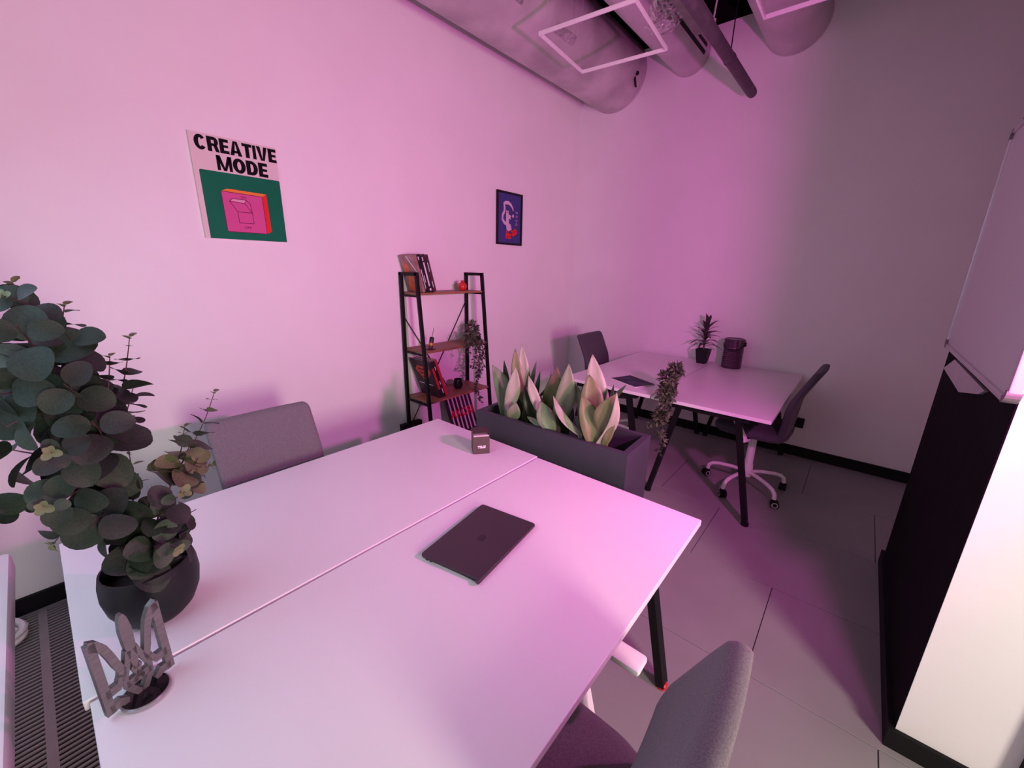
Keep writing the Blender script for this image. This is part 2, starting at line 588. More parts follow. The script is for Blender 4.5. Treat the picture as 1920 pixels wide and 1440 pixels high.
# ------------------------------------------------------------------ floor convector grille
t = thing('floor_grille', 'slatted metal floor convector grille between the bench and table', 'floor grille', (-1.9, -0.236, 0))
GX0, GX1, GY0, GY1 = -2.56, -1.30, -0.345, -0.128
MB().box(GX0, GX1, GY0, GY1, 0.0005, 0.003).build('pit', BLACKVOID, t)
q = MB().box(GX0, GX1, GY0, GY0 + 0.012, 0.003, 0.014).box(GX0, GX1, GY1 - 0.012, GY1, 0.003, 0.014)
q.box(GX0, GX0 + 0.014, GY0, GY1, 0.003, 0.014).box(GX1 - 0.014, GX1, GY0, GY1, 0.003, 0.014)
q.build('frame', GRILLE, t)
MB().box(GX0, GX1, -0.236 - 0.013, -0.236 + 0.013, 0.004, 0.0142).build('centre_rail', GRILLE, t)
MB().box(-1.535, -1.51, -0.223, GY1, 0.004, 0.0143).build('cross_rail', GRILLE, t)
sa = MB().box(0, 0.0085, GY0 + 0.012, -0.249, 0.004, 0.0138)
sb = MB().box(0, 0.0085, -0.223, GY1 - 0.012, 0.004, 0.0138)
oa = sa.build('slat', GRILLE, t)
ob = sb.build('slat', GRILLE, t)
x = GX0 + 0.022
first = True
while x < GX1 - 0.02:
    for proto in (oa, ob):
        if first:
            o = proto
        else:
            o = proto.copy()
            C.link(o)
            o.parent = t
        o.location.x = x
    first = False
    x += 0.0208

# coil of white cable on the floor beside the grille
co = []
for i in range(70):
    a = 2 * PI * i / 22
    rr = 0.062 + 0.004 * math.sin(i * 0.7)
    co.append((-2.40 + rr * math.cos(a), -0.345 + rr * math.sin(a), 0.03 + 0.0008 * i + 0.006 * math.sin(i * 0.5)))
tag(MB().tube(co, 0.012, 8).build('coiled_cable', WHTMET, None, smooth=True),
    'loop of thick white cable lying at the end of the floor grille', 'cable')
# thin cable run on the pink wall
# ------------------------------------------------------------------ chairs
def pad(m, cx, cy, cz, hx, hy, hz, n=40, e=4.5):
    """upholstered pad: super-ellipse plan with rounded rim"""
    prof = [(0.0, -1), (0.80, -1), (0.93, -0.86), (1.0, -0.3), (1.0, 0.25), (0.95, 0.72), (0.82, 0.95), (0.0, 1.0)]
    vs, fs = [], []
    for (s_, h) in prof:
        for k in range(n):
            a = 2 * PI * k / n
            c, s = math.cos(a), math.sin(a)
            x = math.copysign(abs(c) ** (2 / e), c) * hx * s_
            y = math.copysign(abs(s) ** (2 / e), s) * hy * s_
            vs.append((cx + x, cy + y, cz + h * hz))
    for i in range(len(prof) - 1):
        for k in range(n):
            k2 = (k + 1) % n
            fs.append((i * n + k, i * n + k2, (i + 1) * n + k2, (i + 1) * n + k))
    return m.add(vs, fs)


BACK = [(0.425, -0.172), (0.46, -0.182), (0.52, -0.192), (0.60, -0.199), (0.64, -0.201), (0.69, -0.207), (0.74, -0.222), (0.79, -0.245), (0.86, -0.277), (0.92, -0.306), (0.932, -0.312)]


def make_chair(label, fabric, zs, hw=0.205):
    """office chair facing +x with its seat centre over the origin; zs lifts seat and back"""
    t = thing('office_chair', label, 'chair', (0, 0, 0), 'office chairs at the tables')
    pad(MB(), 0.01, 0, 0.462 + zs, 0.225, 0.225, 0.034).build('seat', fabric, t, smooth=True)
    # backrest
    NS, NT = 26, 22
    def pf(z):
        for (a, b) in zip(BACK[:-1], BACK[1:]):
            if z <= b[0]:
                u = (z - a[0]) / (b[0] - a[0])
                return a[1] + (b[1] - a[1]) * u
        return BACK[-1][1]
    z0, z1 = BACK[0][0], BACK[-1][0]
    vs, fs = [], []
    for side in (1, -1):
        for i in range(NS + 1):
            u = i / NS
            # denser rows near both ends
            uu = 0.5 - 0.5 * math.cos(PI * u)
            z = z0 + (z1 - z0) * uu
            du = min(uu, 1 - uu) * (z1 - z0)
            rc = 0.028
            w_ = hw - (rc - math.sqrt(max(0, rc * rc - (rc - du) ** 2)) if du < rc else 0)
            w_ *= (0.90 + 0.10 * math.sin(PI * min(1, uu * 1.6) * 0.5))
            for j in range(NT + 1):
                v = math.sin((j / NT - 0.5) * PI)
                ed = min(1.0, max(0.0, min(du, (1 - abs(v)) * w_)) / 0.016)
                th = 0.021 * math.sqrt(max(0.0, 1 - (1 - ed) ** 2))
                x = pf(z) + side * th + 0.010 * v * v
                vs.append((x, v * w_, z + zs))
    S = (NS + 1) * (NT + 1)
    for sd in (0, 1):
        for i in range(NS):
            for j in range(NT):
                a = sd * S + i * (NT + 1) + j
                fs.append((a, a + 1, a + NT + 2, a + NT + 1))
    bo = MB().add(vs, fs).build('backrest', fabric, t, smooth=True, weld=0.0002, sharp=85)
    for sy in (-1, 1):
        MB().lathe((pf(0.60) + 0.02, sy * (hw - 0.035), 0.60 + zs), [(0.007, 0), (0.007, 0.008), (0.004, 0.010)], 10, 'x').build(
            'bolt', WHTMET, bo)
    # armrests
    for sy in (-1, 1):
        ar = MB().bevbox(-0.117, 0.125, sy * 0.262 - 0.0285, sy * 0.262 + 0.0285, 0.630, 0.650, 0.008).build('armrest', WHTMET, t, smooth=True)
        MB().tube([(0.075, sy * 0.262, 0.634), (0.065, sy * 0.266, 0.58), (0.04, sy * 0.264, 0.50 + zs), (0.0, sy * 0.245, 0.420 + zs), (-0.01, sy * 0.19, 0.408 + zs), (-0.02, sy * 0.06, 0.410 + zs)],
                  [0.026, 0.024, 0.020, 0.018, 0.016, 0.014], 10, flat=0.45).build('arm_support', WHTMET, ar, smooth=True)
    # mechanism, gas column, star base
    MB().bevbox(-0.12, 0.10, -0.07, 0.07, 0.40 + zs, 0.432 + zs, 0.006).build('mechanism', BLKPL, t)
    MB().tube([(0.02, 0.05, 0.41 + zs), (0.03, 0.20, 0.40 + zs), (0.03, 0.235, 0.395 + zs)], 0.007, 8).build('lever', WHTMET, t, smooth=True)
    MB().lathe((0, 0, 0), [(0.030, 0.10), (0.034, 0.11), (0.032, 0.19), (0.027, 0.20), (0.025, 0.40 + zs)], 20).build(
        'gas_column', WHTMET, t, smooth=True)
    for k in range(5):
        a = 2 * PI * k / 5
        c, s = math.cos(a), math.sin(a)
        path = [(0.02, 0.135), (0.10, 0.138), (0.19, 0.130), (0.235, 0.118), (0.258, 0.098), (0.263, 0.075), (0.264, 0.052)]
        MB().tube([(r * c, r * s, z) for r, z in path], 0.0135, 10).build('base_arm', WHTMET, t, smooth=True)
        tw = a + 0.9
        cc, ss = math.cos(tw), math.sin(tw)
        ca = MB()
        ctr = Vector((0.264 * c, 0.264 * s, 0.027)) + Vector((cc, ss, 0)) * 0.008
        ax = Vector((-ss, cc, 0))
        for sg in (-1, 1):
            pr = [ctr + ax * (sg * 0.004), ctr + ax * (sg * 0.022)]
            ca.tube(pr, 0.0265, 18)
        ca.tube([(0.264 * c, 0.264 * s, 0.03), (0.264 * c, 0.264 * s, 0.062)], 0.016, 10)
        cao = ca.build('caster', BLKPL, t, smooth=True)
        for sg in (-1, 1):
            rg = MB()
            p = ctr + ax * (sg * 0.0222)
            u = ax.cross(Vector((0, 0, 1)))
            vv, ff = [], []
            for q_ in range(18):
                an = 2 * PI * q_ / 18
                for r_ in (0.013, 0.020):
                    vv.append(p + (u * math.cos(an) + Vector((0, 0, 1)) * math.sin(an)) * r_ + ax * (sg * 0.001))
            for q_ in range(18):
                q2 = (q_ + 1) % 18
                ff.append((2 * q_, 2 * q_ + 1, 2 * q2 + 1, 2 * q2))
            rg.add(vv, ff).build('ring', GREYPL, cao)
    return t


def place(t, x, y, rz):
    t.location = (x, y, 0)
    t.rotation_euler = (0, 0, rz)


place(make_chair('grey chair against the pink wall, back seen behind the white table', FABRIC, -0.018), -1.605, 0.556, 0)
place(make_chair('grey chair in the foreground at the bottom edge, back seen edge on', FABRIC, -0.02), -0.345, 0.50, PI)
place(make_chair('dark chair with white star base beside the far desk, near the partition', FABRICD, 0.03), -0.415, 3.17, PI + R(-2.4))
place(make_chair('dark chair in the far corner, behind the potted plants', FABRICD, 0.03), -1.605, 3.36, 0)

# wall sockets
for (nm, lab, bx) in (('wall_socket', 'black socket box on the end wall beside the far chair', (-0.262, -0.192, BY - 0.035, BY, 0.262, 0.345)),
                      ('wall_socket', 'black socket strip on the pink wall at the foot of the shelf', (WX, WX + 0.045, 1.70, 1.885, 0.275, 0.335))):
    t = thing(nm, lab, 'socket', ((bx[0] + bx[1]) / 2, (bx[2] + bx[3]) / 2, bx[4]), 'black wall sockets')
    MB().bevbox(*bx, 0.004).build('box', BLKPL, t)
    if bx[1] - bx[0] > 0.06:
        MB().lathe(((bx[0] + bx[1]) / 2, bx[2] - 0.001, (bx[4] + bx[5]) / 2), [(0.02, 0), (0.018, -0.002)], 18, 'y').build('outlet', BLACKVOID, t)
    else:
        for yy in (1.745, 1.795, 1.845):
            MB().lathe((bx[1] + 0.001, yy, 0.305), [(0.02, 0), (0.018, 0.002)], 18, 'x').build('outlet', BLACKVOID, t)

# ------------------------------------------------------------------ whiteboard on the partition
t = thing('whiteboard', 'whiteboard with rounded grey corners on the black partition side', 'whiteboard', (0.34, 2.15, 1.2))
WY0, WY1, WZ0, WZ1 = 1.575, 2.735, 1.215, 2.105
MB().box(0.330, 0.3485, WY0 + 0.012, WY1 - 0.012, WZ0 + 0.012, WZ1 - 0.012).build('panel', BOARD, t)
for (a, b2) in (((WY0 + 0.03, WZ0), (WY1 - 0.03, WZ0 + 0.018)), ((WY0 + 0.03, WZ1 - 0.018), (WY1 - 0.03, WZ1))):
    MB().bevbox(0.3225, 0.3485, a[0], b2[0], a[1], b2[1], 0.003).build('frame_bar', ALU, t)
for (a, b2) in (((WY0, WZ0 + 0.03), (WY0 + 0.018, WZ1 - 0.03)), ((WY1 - 0.018, WZ0 + 0.03), (WY1, WZ1 - 0.03))):
    MB().bevbox(0.3225, 0.3485, a[0], b2[0], a[1], b2[1], 0.003).build('frame_bar', ALU, t)
for (cy, cz, sy, sz) in ((WY0, WZ0, 1, 1), (WY1, WZ0, -1, 1), (WY0, WZ1, 1, -1), (WY1, WZ1, -1, -1)):
    pts = []
    r0 = 0.036
    for i in range(7):
        a = PI / 2 * i / 6
        pts.append((0.3205, cy + sy * (r0 - r0 * math.cos(a)), cz + sz * (r0 - r0 * math.sin(a))))
    pts += [(0.3205, cy + sy * r0, cz + sz * 0.019), (0.3205, cy + sy * 0.019, cz + sz * 0.019), (0.3205, cy + sy * 0.019, cz + sz * r0)]
    MB().prism(pts, (0.028, 0, 0)).build('corner_cap', ALUD, t)
# folded pen tray bracket below the far corner
MB().prism([at_x(px, py, 0.340) for px, py in ((1769, 690), (1797, 735), (1834, 739), (1846, 733), (1790, 674))], (0.0085, 0, 0)).build('tray_bracket', ALU, t)
# ------------------------------------------------------------------ posters on the pink wall
PAPER = mat('poster_paper', (0.72, 0.66, 0.62), 0.6, var=0.01)
CANV = mat('canvas_edge', (0.62, 0.52, 0.50), 0.8, var=0.03)
INK = mat('print_black', (0.004, 0.004, 0.005), 0.6, spec=0.1, var=0.05)
GREEN = mat('print_green', (0.006, 0.165, 0.080), 0.6, spec=0.1, var=0.03)
PINK = mat('print_pink', (0.62, 0.10, 0.30), 0.6, spec=0.1, var=0.02)
PINKL = mat('print_light_pink', (0.75, 0.36, 0.52), 0.6, spec=0.1, var=0.02)
ORANGE = mat('print_orange', (0.80, 0.26, 0.05), 0.6, spec=0.1, var=0.02)
PRED = mat('print_red', (0.72, 0.035, 0.030), 0.6, spec=0.1, var=0.02)
PLINE = mat('print_plum', (0.16, 0.01, 0.06), 0.6, spec=0.1, var=0.02)
INDIGO = mat('print_indigo', (0.060, 0.058, 0.215), 0.55, spec=0.1, var=0.03)
LILAC = mat('print_lilac', (0.66, 0.50, 0.62), 0.55, spec=0.1, var=0.02)


def flat(pts, name, m, parent, xf, d=0.0003):
    """flat printed shape: polygon in sheet u,v mapped by xf onto the sheet"""
    return MB().prism([xf(u, v, 0) for u, v in pts], Vector(xf(0, 0, d)) - Vector(xf(0, 0, 0))).build(name, m, parent)


def letters(body, bold, u, v, w_, h_, name, m, parent, xf, spacing=1.0):
    vs, fs = text_fit(body, bold, w_, h_, spacing)
    return MB().add([xf(u + a, v + b_, 0) for a, b_ in vs], fs).build(name, m, parent, fixn=False)


def stroke(pts, w_, name, m, parent, xf, d=0.0002):
    mb = MB()
    for (a, b_) in zip(pts[:-1], pts[1:]):
        ax, ay = a
        bx, by = b_
        L = math.hypot(bx - ax, by - ay)
        nx, ny = -(by - ay) / L * w_ / 2, (bx - ax) / L * w_ / 2
        mb.poly([xf(ax + nx, ay + ny, d), xf(bx + nx, by + ny, d), xf(bx - nx, by - ny, d), xf(ax - nx, ay - ny, d)])
    return mb.build(name, m, parent, fixn=False)


def block_letters(body, w_, h_, s=0.30):
    """heavy grotesque capitals from straight and curved strokes; returns quads in a w_ x h_ field"""
    W = {'I': 0.26, 'E': 0.66, 'T': 0.74, 'A': 0.88, 'V': 0.86, 'M': 0.98, 'R': 0.80, 'C': 0.82, 'O': 0.86, 'D': 0.80}
    gap = 0.05
    out = []

    def arc(cx, cy, rx, ry, a0, a1, sx, sy_, n=14):
        for i in range(n):
            a, b_ = R(a0 + (a1 - a0) * i / n), R(a0 + (a1 - a0) * (i + 1) / n)
            out.append([(x + cx + rx * math.cos(a), cy + ry * math.sin(a)), (x + cx + rx * math.cos(b_), cy + ry * math.sin(b_)),
                        (x + cx + (rx - sx) * math.cos(b_), cy + (ry - sy_) * math.sin(b_)),
                        (x + cx + (rx - sx) * math.cos(a), cy + (ry - sy_) * math.sin(a))])

    def quad(*pts):
        out.append([(x + a, b_) for a, b_ in pts])

    def rect(a, b_, c, d):
        quad((a, c), (b_, c), (b_, d), (a, d))
    x = 0
    hs = 0.22
    for ch in body:
        w = W[ch]
        if ch == 'I':
            rect(0, w, 0, 1)
        elif ch == 'E':
            rect(0, s, 0, 1); rect(s, w, 0, hs); rect(s, w, 1 - hs, 1); rect(s, w * 0.94, 0.41, 0.59)
        elif ch == 'T':
            rect(0, w, 1 - hs, 1); rect(w / 2 - s / 2, w / 2 + s / 2, 0, 1 - hs)
        elif ch == 'A':
            quad((0, 0), (s, 0), (w / 2 + 0.02, 1), (w / 2 - 0.15, 1)); quad((w - s, 0), (w, 0), (w / 2 + 0.15, 1), (w / 2 - 0.02, 1))
            rect(0.2, w - 0.2, 0.18, 0.35)
        elif ch == 'V':
            quad((0, 1), (s, 1), (w / 2 + 0.02, 0), (w / 2 - 0.15, 0)); quad((w - s, 1), (w, 1), (w / 2 + 0.15, 0), (w / 2 - 0.02, 0))
        elif ch == 'M':
            rect(0, 0.21, 0, 1); rect(w - 0.21, w, 0, 1)
            quad((0.0, 1), (0.26, 1), (w / 2 + 0.06, 0), (w / 2 - 0.10, 0)); quad((w - 0.26, 1), (w, 1), (w / 2 + 0.10, 0), (w / 2 - 0.06, 0))
        elif ch == 'R':
            rect(0, s, 0, 1); rect(s, w - 0.30, 1 - hs, 1); rect(s, w - 0.30, 0.38, 0.56)
            arc(w - 0.31, 0.69, 0.29, 0.31, -90, 90, s * 0.95, 0.18)
            quad((w - 0.26, 0), (w + 0.02, 0), (w - 0.12, 0.46), (w - 0.40, 0.46))
        elif ch == 'O':
            arc(w / 2, 0.5, w / 2, 0.51, 0, 360, s, hs, 28)
        elif ch == 'C':
            arc(w / 2, 0.5, w / 2, 0.51, 38, 322, s, hs, 24)
        elif ch == 'D':
            rect(0, s, 0, 1); rect(s, w - 0.42, 1 - hs, 1); rect(s, w - 0.42, 0, hs)
            arc(w - 0.43, 0.5, 0.43, 0.5, -90, 90, s, hs)
        x += w + gap
    tot = x - gap
    return [[(a / tot * w_, b_ * h_) for a, b_ in q_] for q_ in out]


def heading(body, u, v, w_, h_, name, m, parent, xf):
    mb = MB()
    for q_ in block_letters(body, w_, h_):
        mb.poly([xf(u + a, v + b_, 0) for a, b_ in q_])
    return mb.build(name, m, parent, fixn=False)


PY0, PY1, PZ0, PZ1 = 0.640, 1.026, 1.650, 2.130
t = thing('poster', 'poster reading creative mode with a pink light switch on green', 'poster', (WX, 0.83, PZ0))
MB().box(WX, WX + 0.014, PY0, PY1, PZ0, PZ1).build('canvas', PAPER, t)
PW, PH = PY1 - PY0, PZ1 - PZ0
def xfp(layer):
    return lambda u, v, d: (WX + 0.0142 + layer * 0.0004 + d, PY0 + u * PW, PZ1 - v * PH)
# green panel with two rounded corners
rc = 0.018
pts = [(0.055, 1.0), (0.055, 0.338 + rc)] + [(0.055 + rc * (1 - math.cos(a)), 0.338 + rc * (1 - math.sin(a))) for a in [PI / 2 * i / 5 for i in range(6)]]
pts += [(0.985 + 0.015 * math.sin(a), 0.338 + 0.015 * (1 - math.cos(a))) for a in [PI / 2 * i / 5 for i in range(6)]] + [(1.0, 1.0)]
flat(pts, 'green_panel', GREEN, t, xfp(0))
def xft(layer):
    # sheet metres, origin lower left
    return lambda a, b_, d: (WX + 0.0142 + layer * 0.0004 + d, PY0 + a, PZ0 + b_)
heading('CREATIVE', 0.052 * PW, (1 - 0.155) * PH, 0.945 * PW, 0.137 * PH, 'title_lettering', INK, t, xft(1.2))
heading('MODE', 0.262 * PW, (1 - 0.322) * PH, 0.60 * PW, 0.142 * PH, 'title_lettering', INK, t, xft(1.2))
flat([(0.255, 0.522), (0.33, 0.492), (0.80, 0.500), (0.742, 0.532)], 'switch_top', ORANGE, t, xfp(2))
flat([(0.742, 0.532), (0.80, 0.500), (0.808, 0.895), (0.745, 0.922)], 'switch_side', PRED, t, xfp(2))
flat([(0.255, 0.522), (0.742, 0.532), (0.745, 0.922), (0.262, 0.922)], 'switch_face', PINK, t, xfp(2))
flat([(0.335, 0.612), (0.375, 0.585), (0.535, 0.585), (0.510, 0.622)], 'rocker_edge', PINKL, t, xfp(3.2))
for ln in ([(0.335, 0.612), (0.375, 0.585), (0.535, 0.585), (0.510, 0.622), (0.335, 0.612)],
           [(0.335, 0.612), (0.415, 0.713), (0.590, 0.713), (0.510, 0.622)],
           [(0.535, 0.585), (0.580, 0.620), (0.590, 0.713)],
           [(0.415, 0.713), (0.415, 0.825), (0.592, 0.825), (0.590, 0.713)],
           [(0.255, 0.522), (0.742, 0.532), (0.745, 0.922), (0.262, 0.922), (0.255, 0.522)]):
    stroke(ln, 0.006, 'drawn_line', PLINE, t, xfp(4))
letters('ON', 0.012, 0.475 * PW, (1 - 0.572) * PH, 0.065 * PW, 0.022 * PH, 'small_lettering', PLINE, t, xft(4))
letters('OFF', 0.012, 0.470 * PW, (1 - 0.880) * PH, 0.085 * PW, 0.022 * PH, 'small_lettering', PLINE, t, xft(4))

QY0, QY1, QZ0, QZ1 = 2.797, 3.145, 1.735, 2.180
t = thing('framed_print', 'small indigo print of a pale long-tailed cat in a black frame', 'picture', (WX, 2.97, QZ0))
QW, QH = QY1 - QY0, QZ1 - QZ0
MB().box(WX, WX + 0.008, QY0 + 0.006, QY1 - 0.006, QZ0 + 0.006, QZ1 - 0.006).build('print_sheet', INDIGO, t)
fw = 0.017
for bx in ((QY0, QY0 + fw, QZ0, QZ1), (QY1 - fw, QY1, QZ0, QZ1), (QY0 + fw, QY1 - fw, QZ0, QZ0 + fw), (QY0 + fw, QY1 - fw, QZ1 - fw, QZ1)):
    MB().bevbox(WX, WX + 0.018, bx[0], bx[1], bx[2], bx[3], 0.002).build('frame_bar', BLKPL, t)
def xfq(layer):
    return lambda u, v, d: (WX + 0.0083 + layer * 0.0004 + d, QY0 + u * QW, QZ1 - v * QH)
def xfqt(layer):
    return lambda a, b_, d: (WX + 0.0083 + layer * 0.0004 + d, QY0 + a, QZ0 + b_)
tail = [(0.40, 0.60), (0.30, 0.58), (0.22, 0.52), (0.23, 0.44), (0.30, 0.36), (0.30, 0.28), (0.28, 0.23), (0.34, 0.205), (0.45, 0.20), (0.55, 0.235), (0.62, 0.29), (0.64, 0.34)]
def band(pts, wd):
    a, b_ = [], []
    for i, p in enumerate(pts):
        q0, q1 = pts[max(0, i - 1)], pts[min(len(pts) - 1, i + 1)]
        dx, dy = q1[0] - q0[0], q1[1] - q0[1]
        L = math.hypot(dx, dy)
        w_ = wd * (1 - 0.55 * max(0, (i / (len(pts) - 1) - 0.75) / 0.25))
        a.append((p[0] - dy / L * w_, p[1] + dx / L * w_))
        b_.append((p[0] + dy / L * w_, p[1] - dx / L * w_))
    return a + b_[::-1]
flat(band(tail, 0.033), 'tail_shape', LILAC, t, xfq(1))
flat([(0.36, 0.335), (0.385, 0.355), (0.43, 0.355), (0.45, 0.335), (0.46, 0.38), (0.46, 0.42), (0.53, 0.425), (0.565, 0.45), (0.53, 0.47), (0.555, 0.51), (0.50, 0.495),
      (0.475, 0.50), (0.475, 0.58), (0.55, 0.61), (0.585, 0.70), (0.49, 0.73), (0.39, 0.72), (0.36, 0.60)], 'cat_shape', LILAC, t, xfq(2))
flat([(0.37, 0.372), (0.45, 0.372), (0.45, 0.388), (0.37, 0.388)], 'eye_band', PRED, t, xfq(3))
flat([(0.375, 0.72), (0.46, 0.72), (0.47, 0.78), (0.56, 0.785), (0.56, 0.88), (0.35, 0.875), (0.35, 0.80)], 'boot_shape', PRED, t, xfq(3))
flat([(0.56, 0.73), (0.66, 0.70), (0.70, 0.67), (0.79, 0.70), (0.80, 0.77), (0.72, 0.80), (0.64, 0.83), (0.58, 0.79)], 'boot_shape', PRED, t, xfq(3))
for (u, v) in ((0.41, 0.845), (0.50, 0.83), (0.42, 0.755), (0.60, 0.76), (0.71, 0.735)):
    flat([(u - 0.025, v), (u, v - 0.02), (u + 0.025, v), (u, v + 0.02)], 'boot_mark', PLINE, t, xfq(4))
flat([(0.60, 0.42), (0.635, 0.40), (0.67, 0.42), (0.67, 0.45), (0.635, 0.47), (0.60, 0.45)], 'paw_print', LILAC, t, xfq(1))
for i, ch in enumerate('MOOD'):
    letters(ch, 0.0, 0.745 * QW, (1 - 0.385 - i * 0.075) * QH, 0.075 * QW, 0.042 * QH, 'lettering', PINKL, t, xfqt(1))

# ------------------------------------------------------------------ ladder shelf by the pink wall
SL, SR = 1.772, 2.412            # left and right side frames (y)
XB = -2.565                      # rear posts (x)
def xfront(z):
    return -2.385 + (1.49 - z) / 1.49 * 0.135
sh = thing('ladder_shelf', 'tall black steel shelf with wooden boards against the pink wall', 'shelf', (-2.42, 2.09, 0))
for y in (SL, SR):
    MB().bar((XB, y, 0), (XB, y, 1.49), 0.022, 0.022, (0, 1, 0)).build('post', BLKMET, sh)
    MB().bar((xfront(0), y, 0), (xfront(1.49), y, 1.49), 0.022, 0.022, (0, 1, 0)).build('post', BLKMET, sh)
    MB().bar((XB - 0.011, y, 1.479), (xfront(1.49) + 0.011, y, 1.479), 0.022, 0.022).build('top_bar', BLKMET, sh)
SZ = [1.352, 0.937, 0.562, 0.172]
for z in SZ:
    xa, xb = XB - 0.01, xfront(z) + 0.004
    ya, yb = SL + 0.0115, SR - 0.0115
    MB().bevbox(xa, xb, ya, yb, z - 0.016, z, 0.003).build('board', WOOD, sh)
    for y in (SL, SR):
        MB().bar((XB, y, z - 0.024), (xfront(z), y, z - 0.024), 0.014, 0.014).build('bracket_bar', BLKMET, sh)
    for y, sg in ((SL, 1), (SR, -1)):
        MB().lathe((xfront(z), y + sg * 0.0115, z - 0.008), [(0.006, 0), (0.006, sg * 0.004)], 8, 'y').build('screw', ALU, sh)
MB().tube([(XB - 0.008, SL, 1.19), (XB - 0.008, SR, 0.20)], 0.0035, 6).build('brace_rod', BLKMET, sh)
MB().tube([(XB - 0.012, SR, 1.25), (XB - 0.012, SL, 0.26)], 0.0035, 6).build('brace_rod', BLKMET, sh)

PAGES = mat('book_pages', (0.62, 0.55, 0.50), 0.9, var=0.08, vscale=90)
BKBROWN = mat('cover_brown', (0.22, 0.11, 0.10), 0.45, var=0.5, vscale=14, col2=(0.42, 0.25, 0.24))
BKBLACK = mat('cover_black', (0.014, 0.011, 0.014), 0.4, var=0.3)
BKBLACK2 = mat('cover_charcoal', (0.028, 0.020, 0.028), 0.4, var=0.3)
BKPLUM = mat('cover_plum', (0.070, 0.020, 0.035), 0.4, var=0.4, vscale=30)
BKRED = mat('cover_red', (0.45, 0.025, 0.03), 0.4, var=0.15)
BKORG = mat('cover_orange', (0.62, 0.17, 0.05), 0.45, var=0.25, vscale=20)
BKRED2 = mat('emblem_red', (0.62, 0.07, 0.035), 0.45, var=0.05)
PRWHITE = mat('print_white', (0.72, 0.68, 0.70), 0.5, var=0.03)


def book(label, x0, x1, y, z, th, h, lean, cover, group, deco=None):
    """upright book leaning to the left; spine toward the room; y is the lower left edge"""
    t = thing('book', label, 'book', (0.5 * (x0 + x1), y, z), group)
    M = Matrix.Translation((0, y, z)) @ Matrix.Rotation(lean, 4, 'X')
    c = 0.002
    q = MB().box(x0, x1, 0, c, 0, h, M).box(x0, x1, th - c, th, 0, h, M).box(x1 - c, x1, c, th - c, 0, h, M)
    q.build('cover', cover, t)
    MB().box(x0 + 0.003, x1 - c - 0.0005, c + 0.0002, th - c - 0.0002, 0.003, h - 0.003, M).build('pages', PAGES, t)
    if deco:
        deco(t, M, x0, x1, th, h)
    return t


def spine_bar(t, M, x1, y0, y1, z0, z1, m):
    MB().box(x1, x1 + 0.0006, y0, y1, z0, z1, M).build('spine_print', m, t)


def front_poly(t, M, pts, m, name='cover_print', lift=0.0006):
    MB().prism([M @ Vector((x, 0, z)) for x, z in pts], M.to_3x3() @ Vector((0, -lift, 0))).build(name, m, t)


def deco_brown(t, M, x0, x1, th, h):
    w_ = x1 - x0
    front_poly(t, M, [(x0 + 0.10 * w_, 0.52 * h), (x0 + 0.42 * w_, 0.50 * h), (x0 + 0.46 * w_, 0.70 * h), (x0 + 0.28 * w_, 0.82 * h), (x0 + 0.12 * w_, 0.74 * h)], BKORG)
    front_poly(t, M, [(x0 + 0.05 * w_, 0.04 * h), (x0 + 0.80 * w_, 0.03 * h), (x0 + 0.75 * w_, 0.42 * h), (x0 + 0.30 * w_, 0.45 * h)], BKORG)
    front_poly(t, M, [(x0 + 0.40 * w_, 0.97 * h), (x0 + 0.47 * w_, 0.97 * h), (x0 + 0.95 * w_, 0.55 * h), (x0 + 0.95 * w_, 0.50 * h)], PRWHITE)


def deco_spine(parts):
    def f(t, M, x0, x1, th, h):
        for (a, b, c, d, m) in parts:
            spine_bar(t, M, x1, a * th, b * th, c * h, d * h, m)
    return f


G1, G2 = 'books on the top shelf', 'books on the lower shelf'
ln = R(15.5)
yb = 1.827
z1 = SZ[0] + 0.001
HB = 0.262
cs = 1 / math.cos(ln)
book('brown book with an orange figure on its cover, top shelf', -2.555, -2.385, yb, z1, 0.020, HB, ln, BKBROWN, G1, deco_brown)
yb += 0.020 * cs + 0.0005
book('black book with a white dashed spine beside the brown one, top shelf', -2.555, -2.383, yb, z1, 0.030, HB, ln, BKBLACK, G1,
     deco_spine([(0.2, 0.45, 0.86, 0.95, PRWHITE), (0.15, 0.35, 0.1, 0.62, PRWHITE), (0.6, 0.75, 0.25, 0.45, PRWHITE)]))
yb += 0.030 * cs + 0.0005
book('black book with a wide pale title strip on its spine, top shelf', -2.555, -2.381, yb, z1, 0.034, HB, ln, BKBLACK2, G1,
     deco_spine([(0.18, 0.52, 0.16, 0.80, PRWHITE), (0.18, 0.42, 0.84, 0.94, PRWHITE), (0.2, 0.6, 0.04, 0.10, PRWHITE)]))
yb += 0.034 * cs + 0.0005
book('plum book with pale lettering at the right end, top shelf', -2.555, -2.384, yb, z1, 0.030, HB, ln, BKPLUM, G1,
     deco_spine([(0.3, 0.5, 0.55, 0.80, PRWHITE), (0.3, 0.5, 0.12, 0.30, PRWHITE)]))


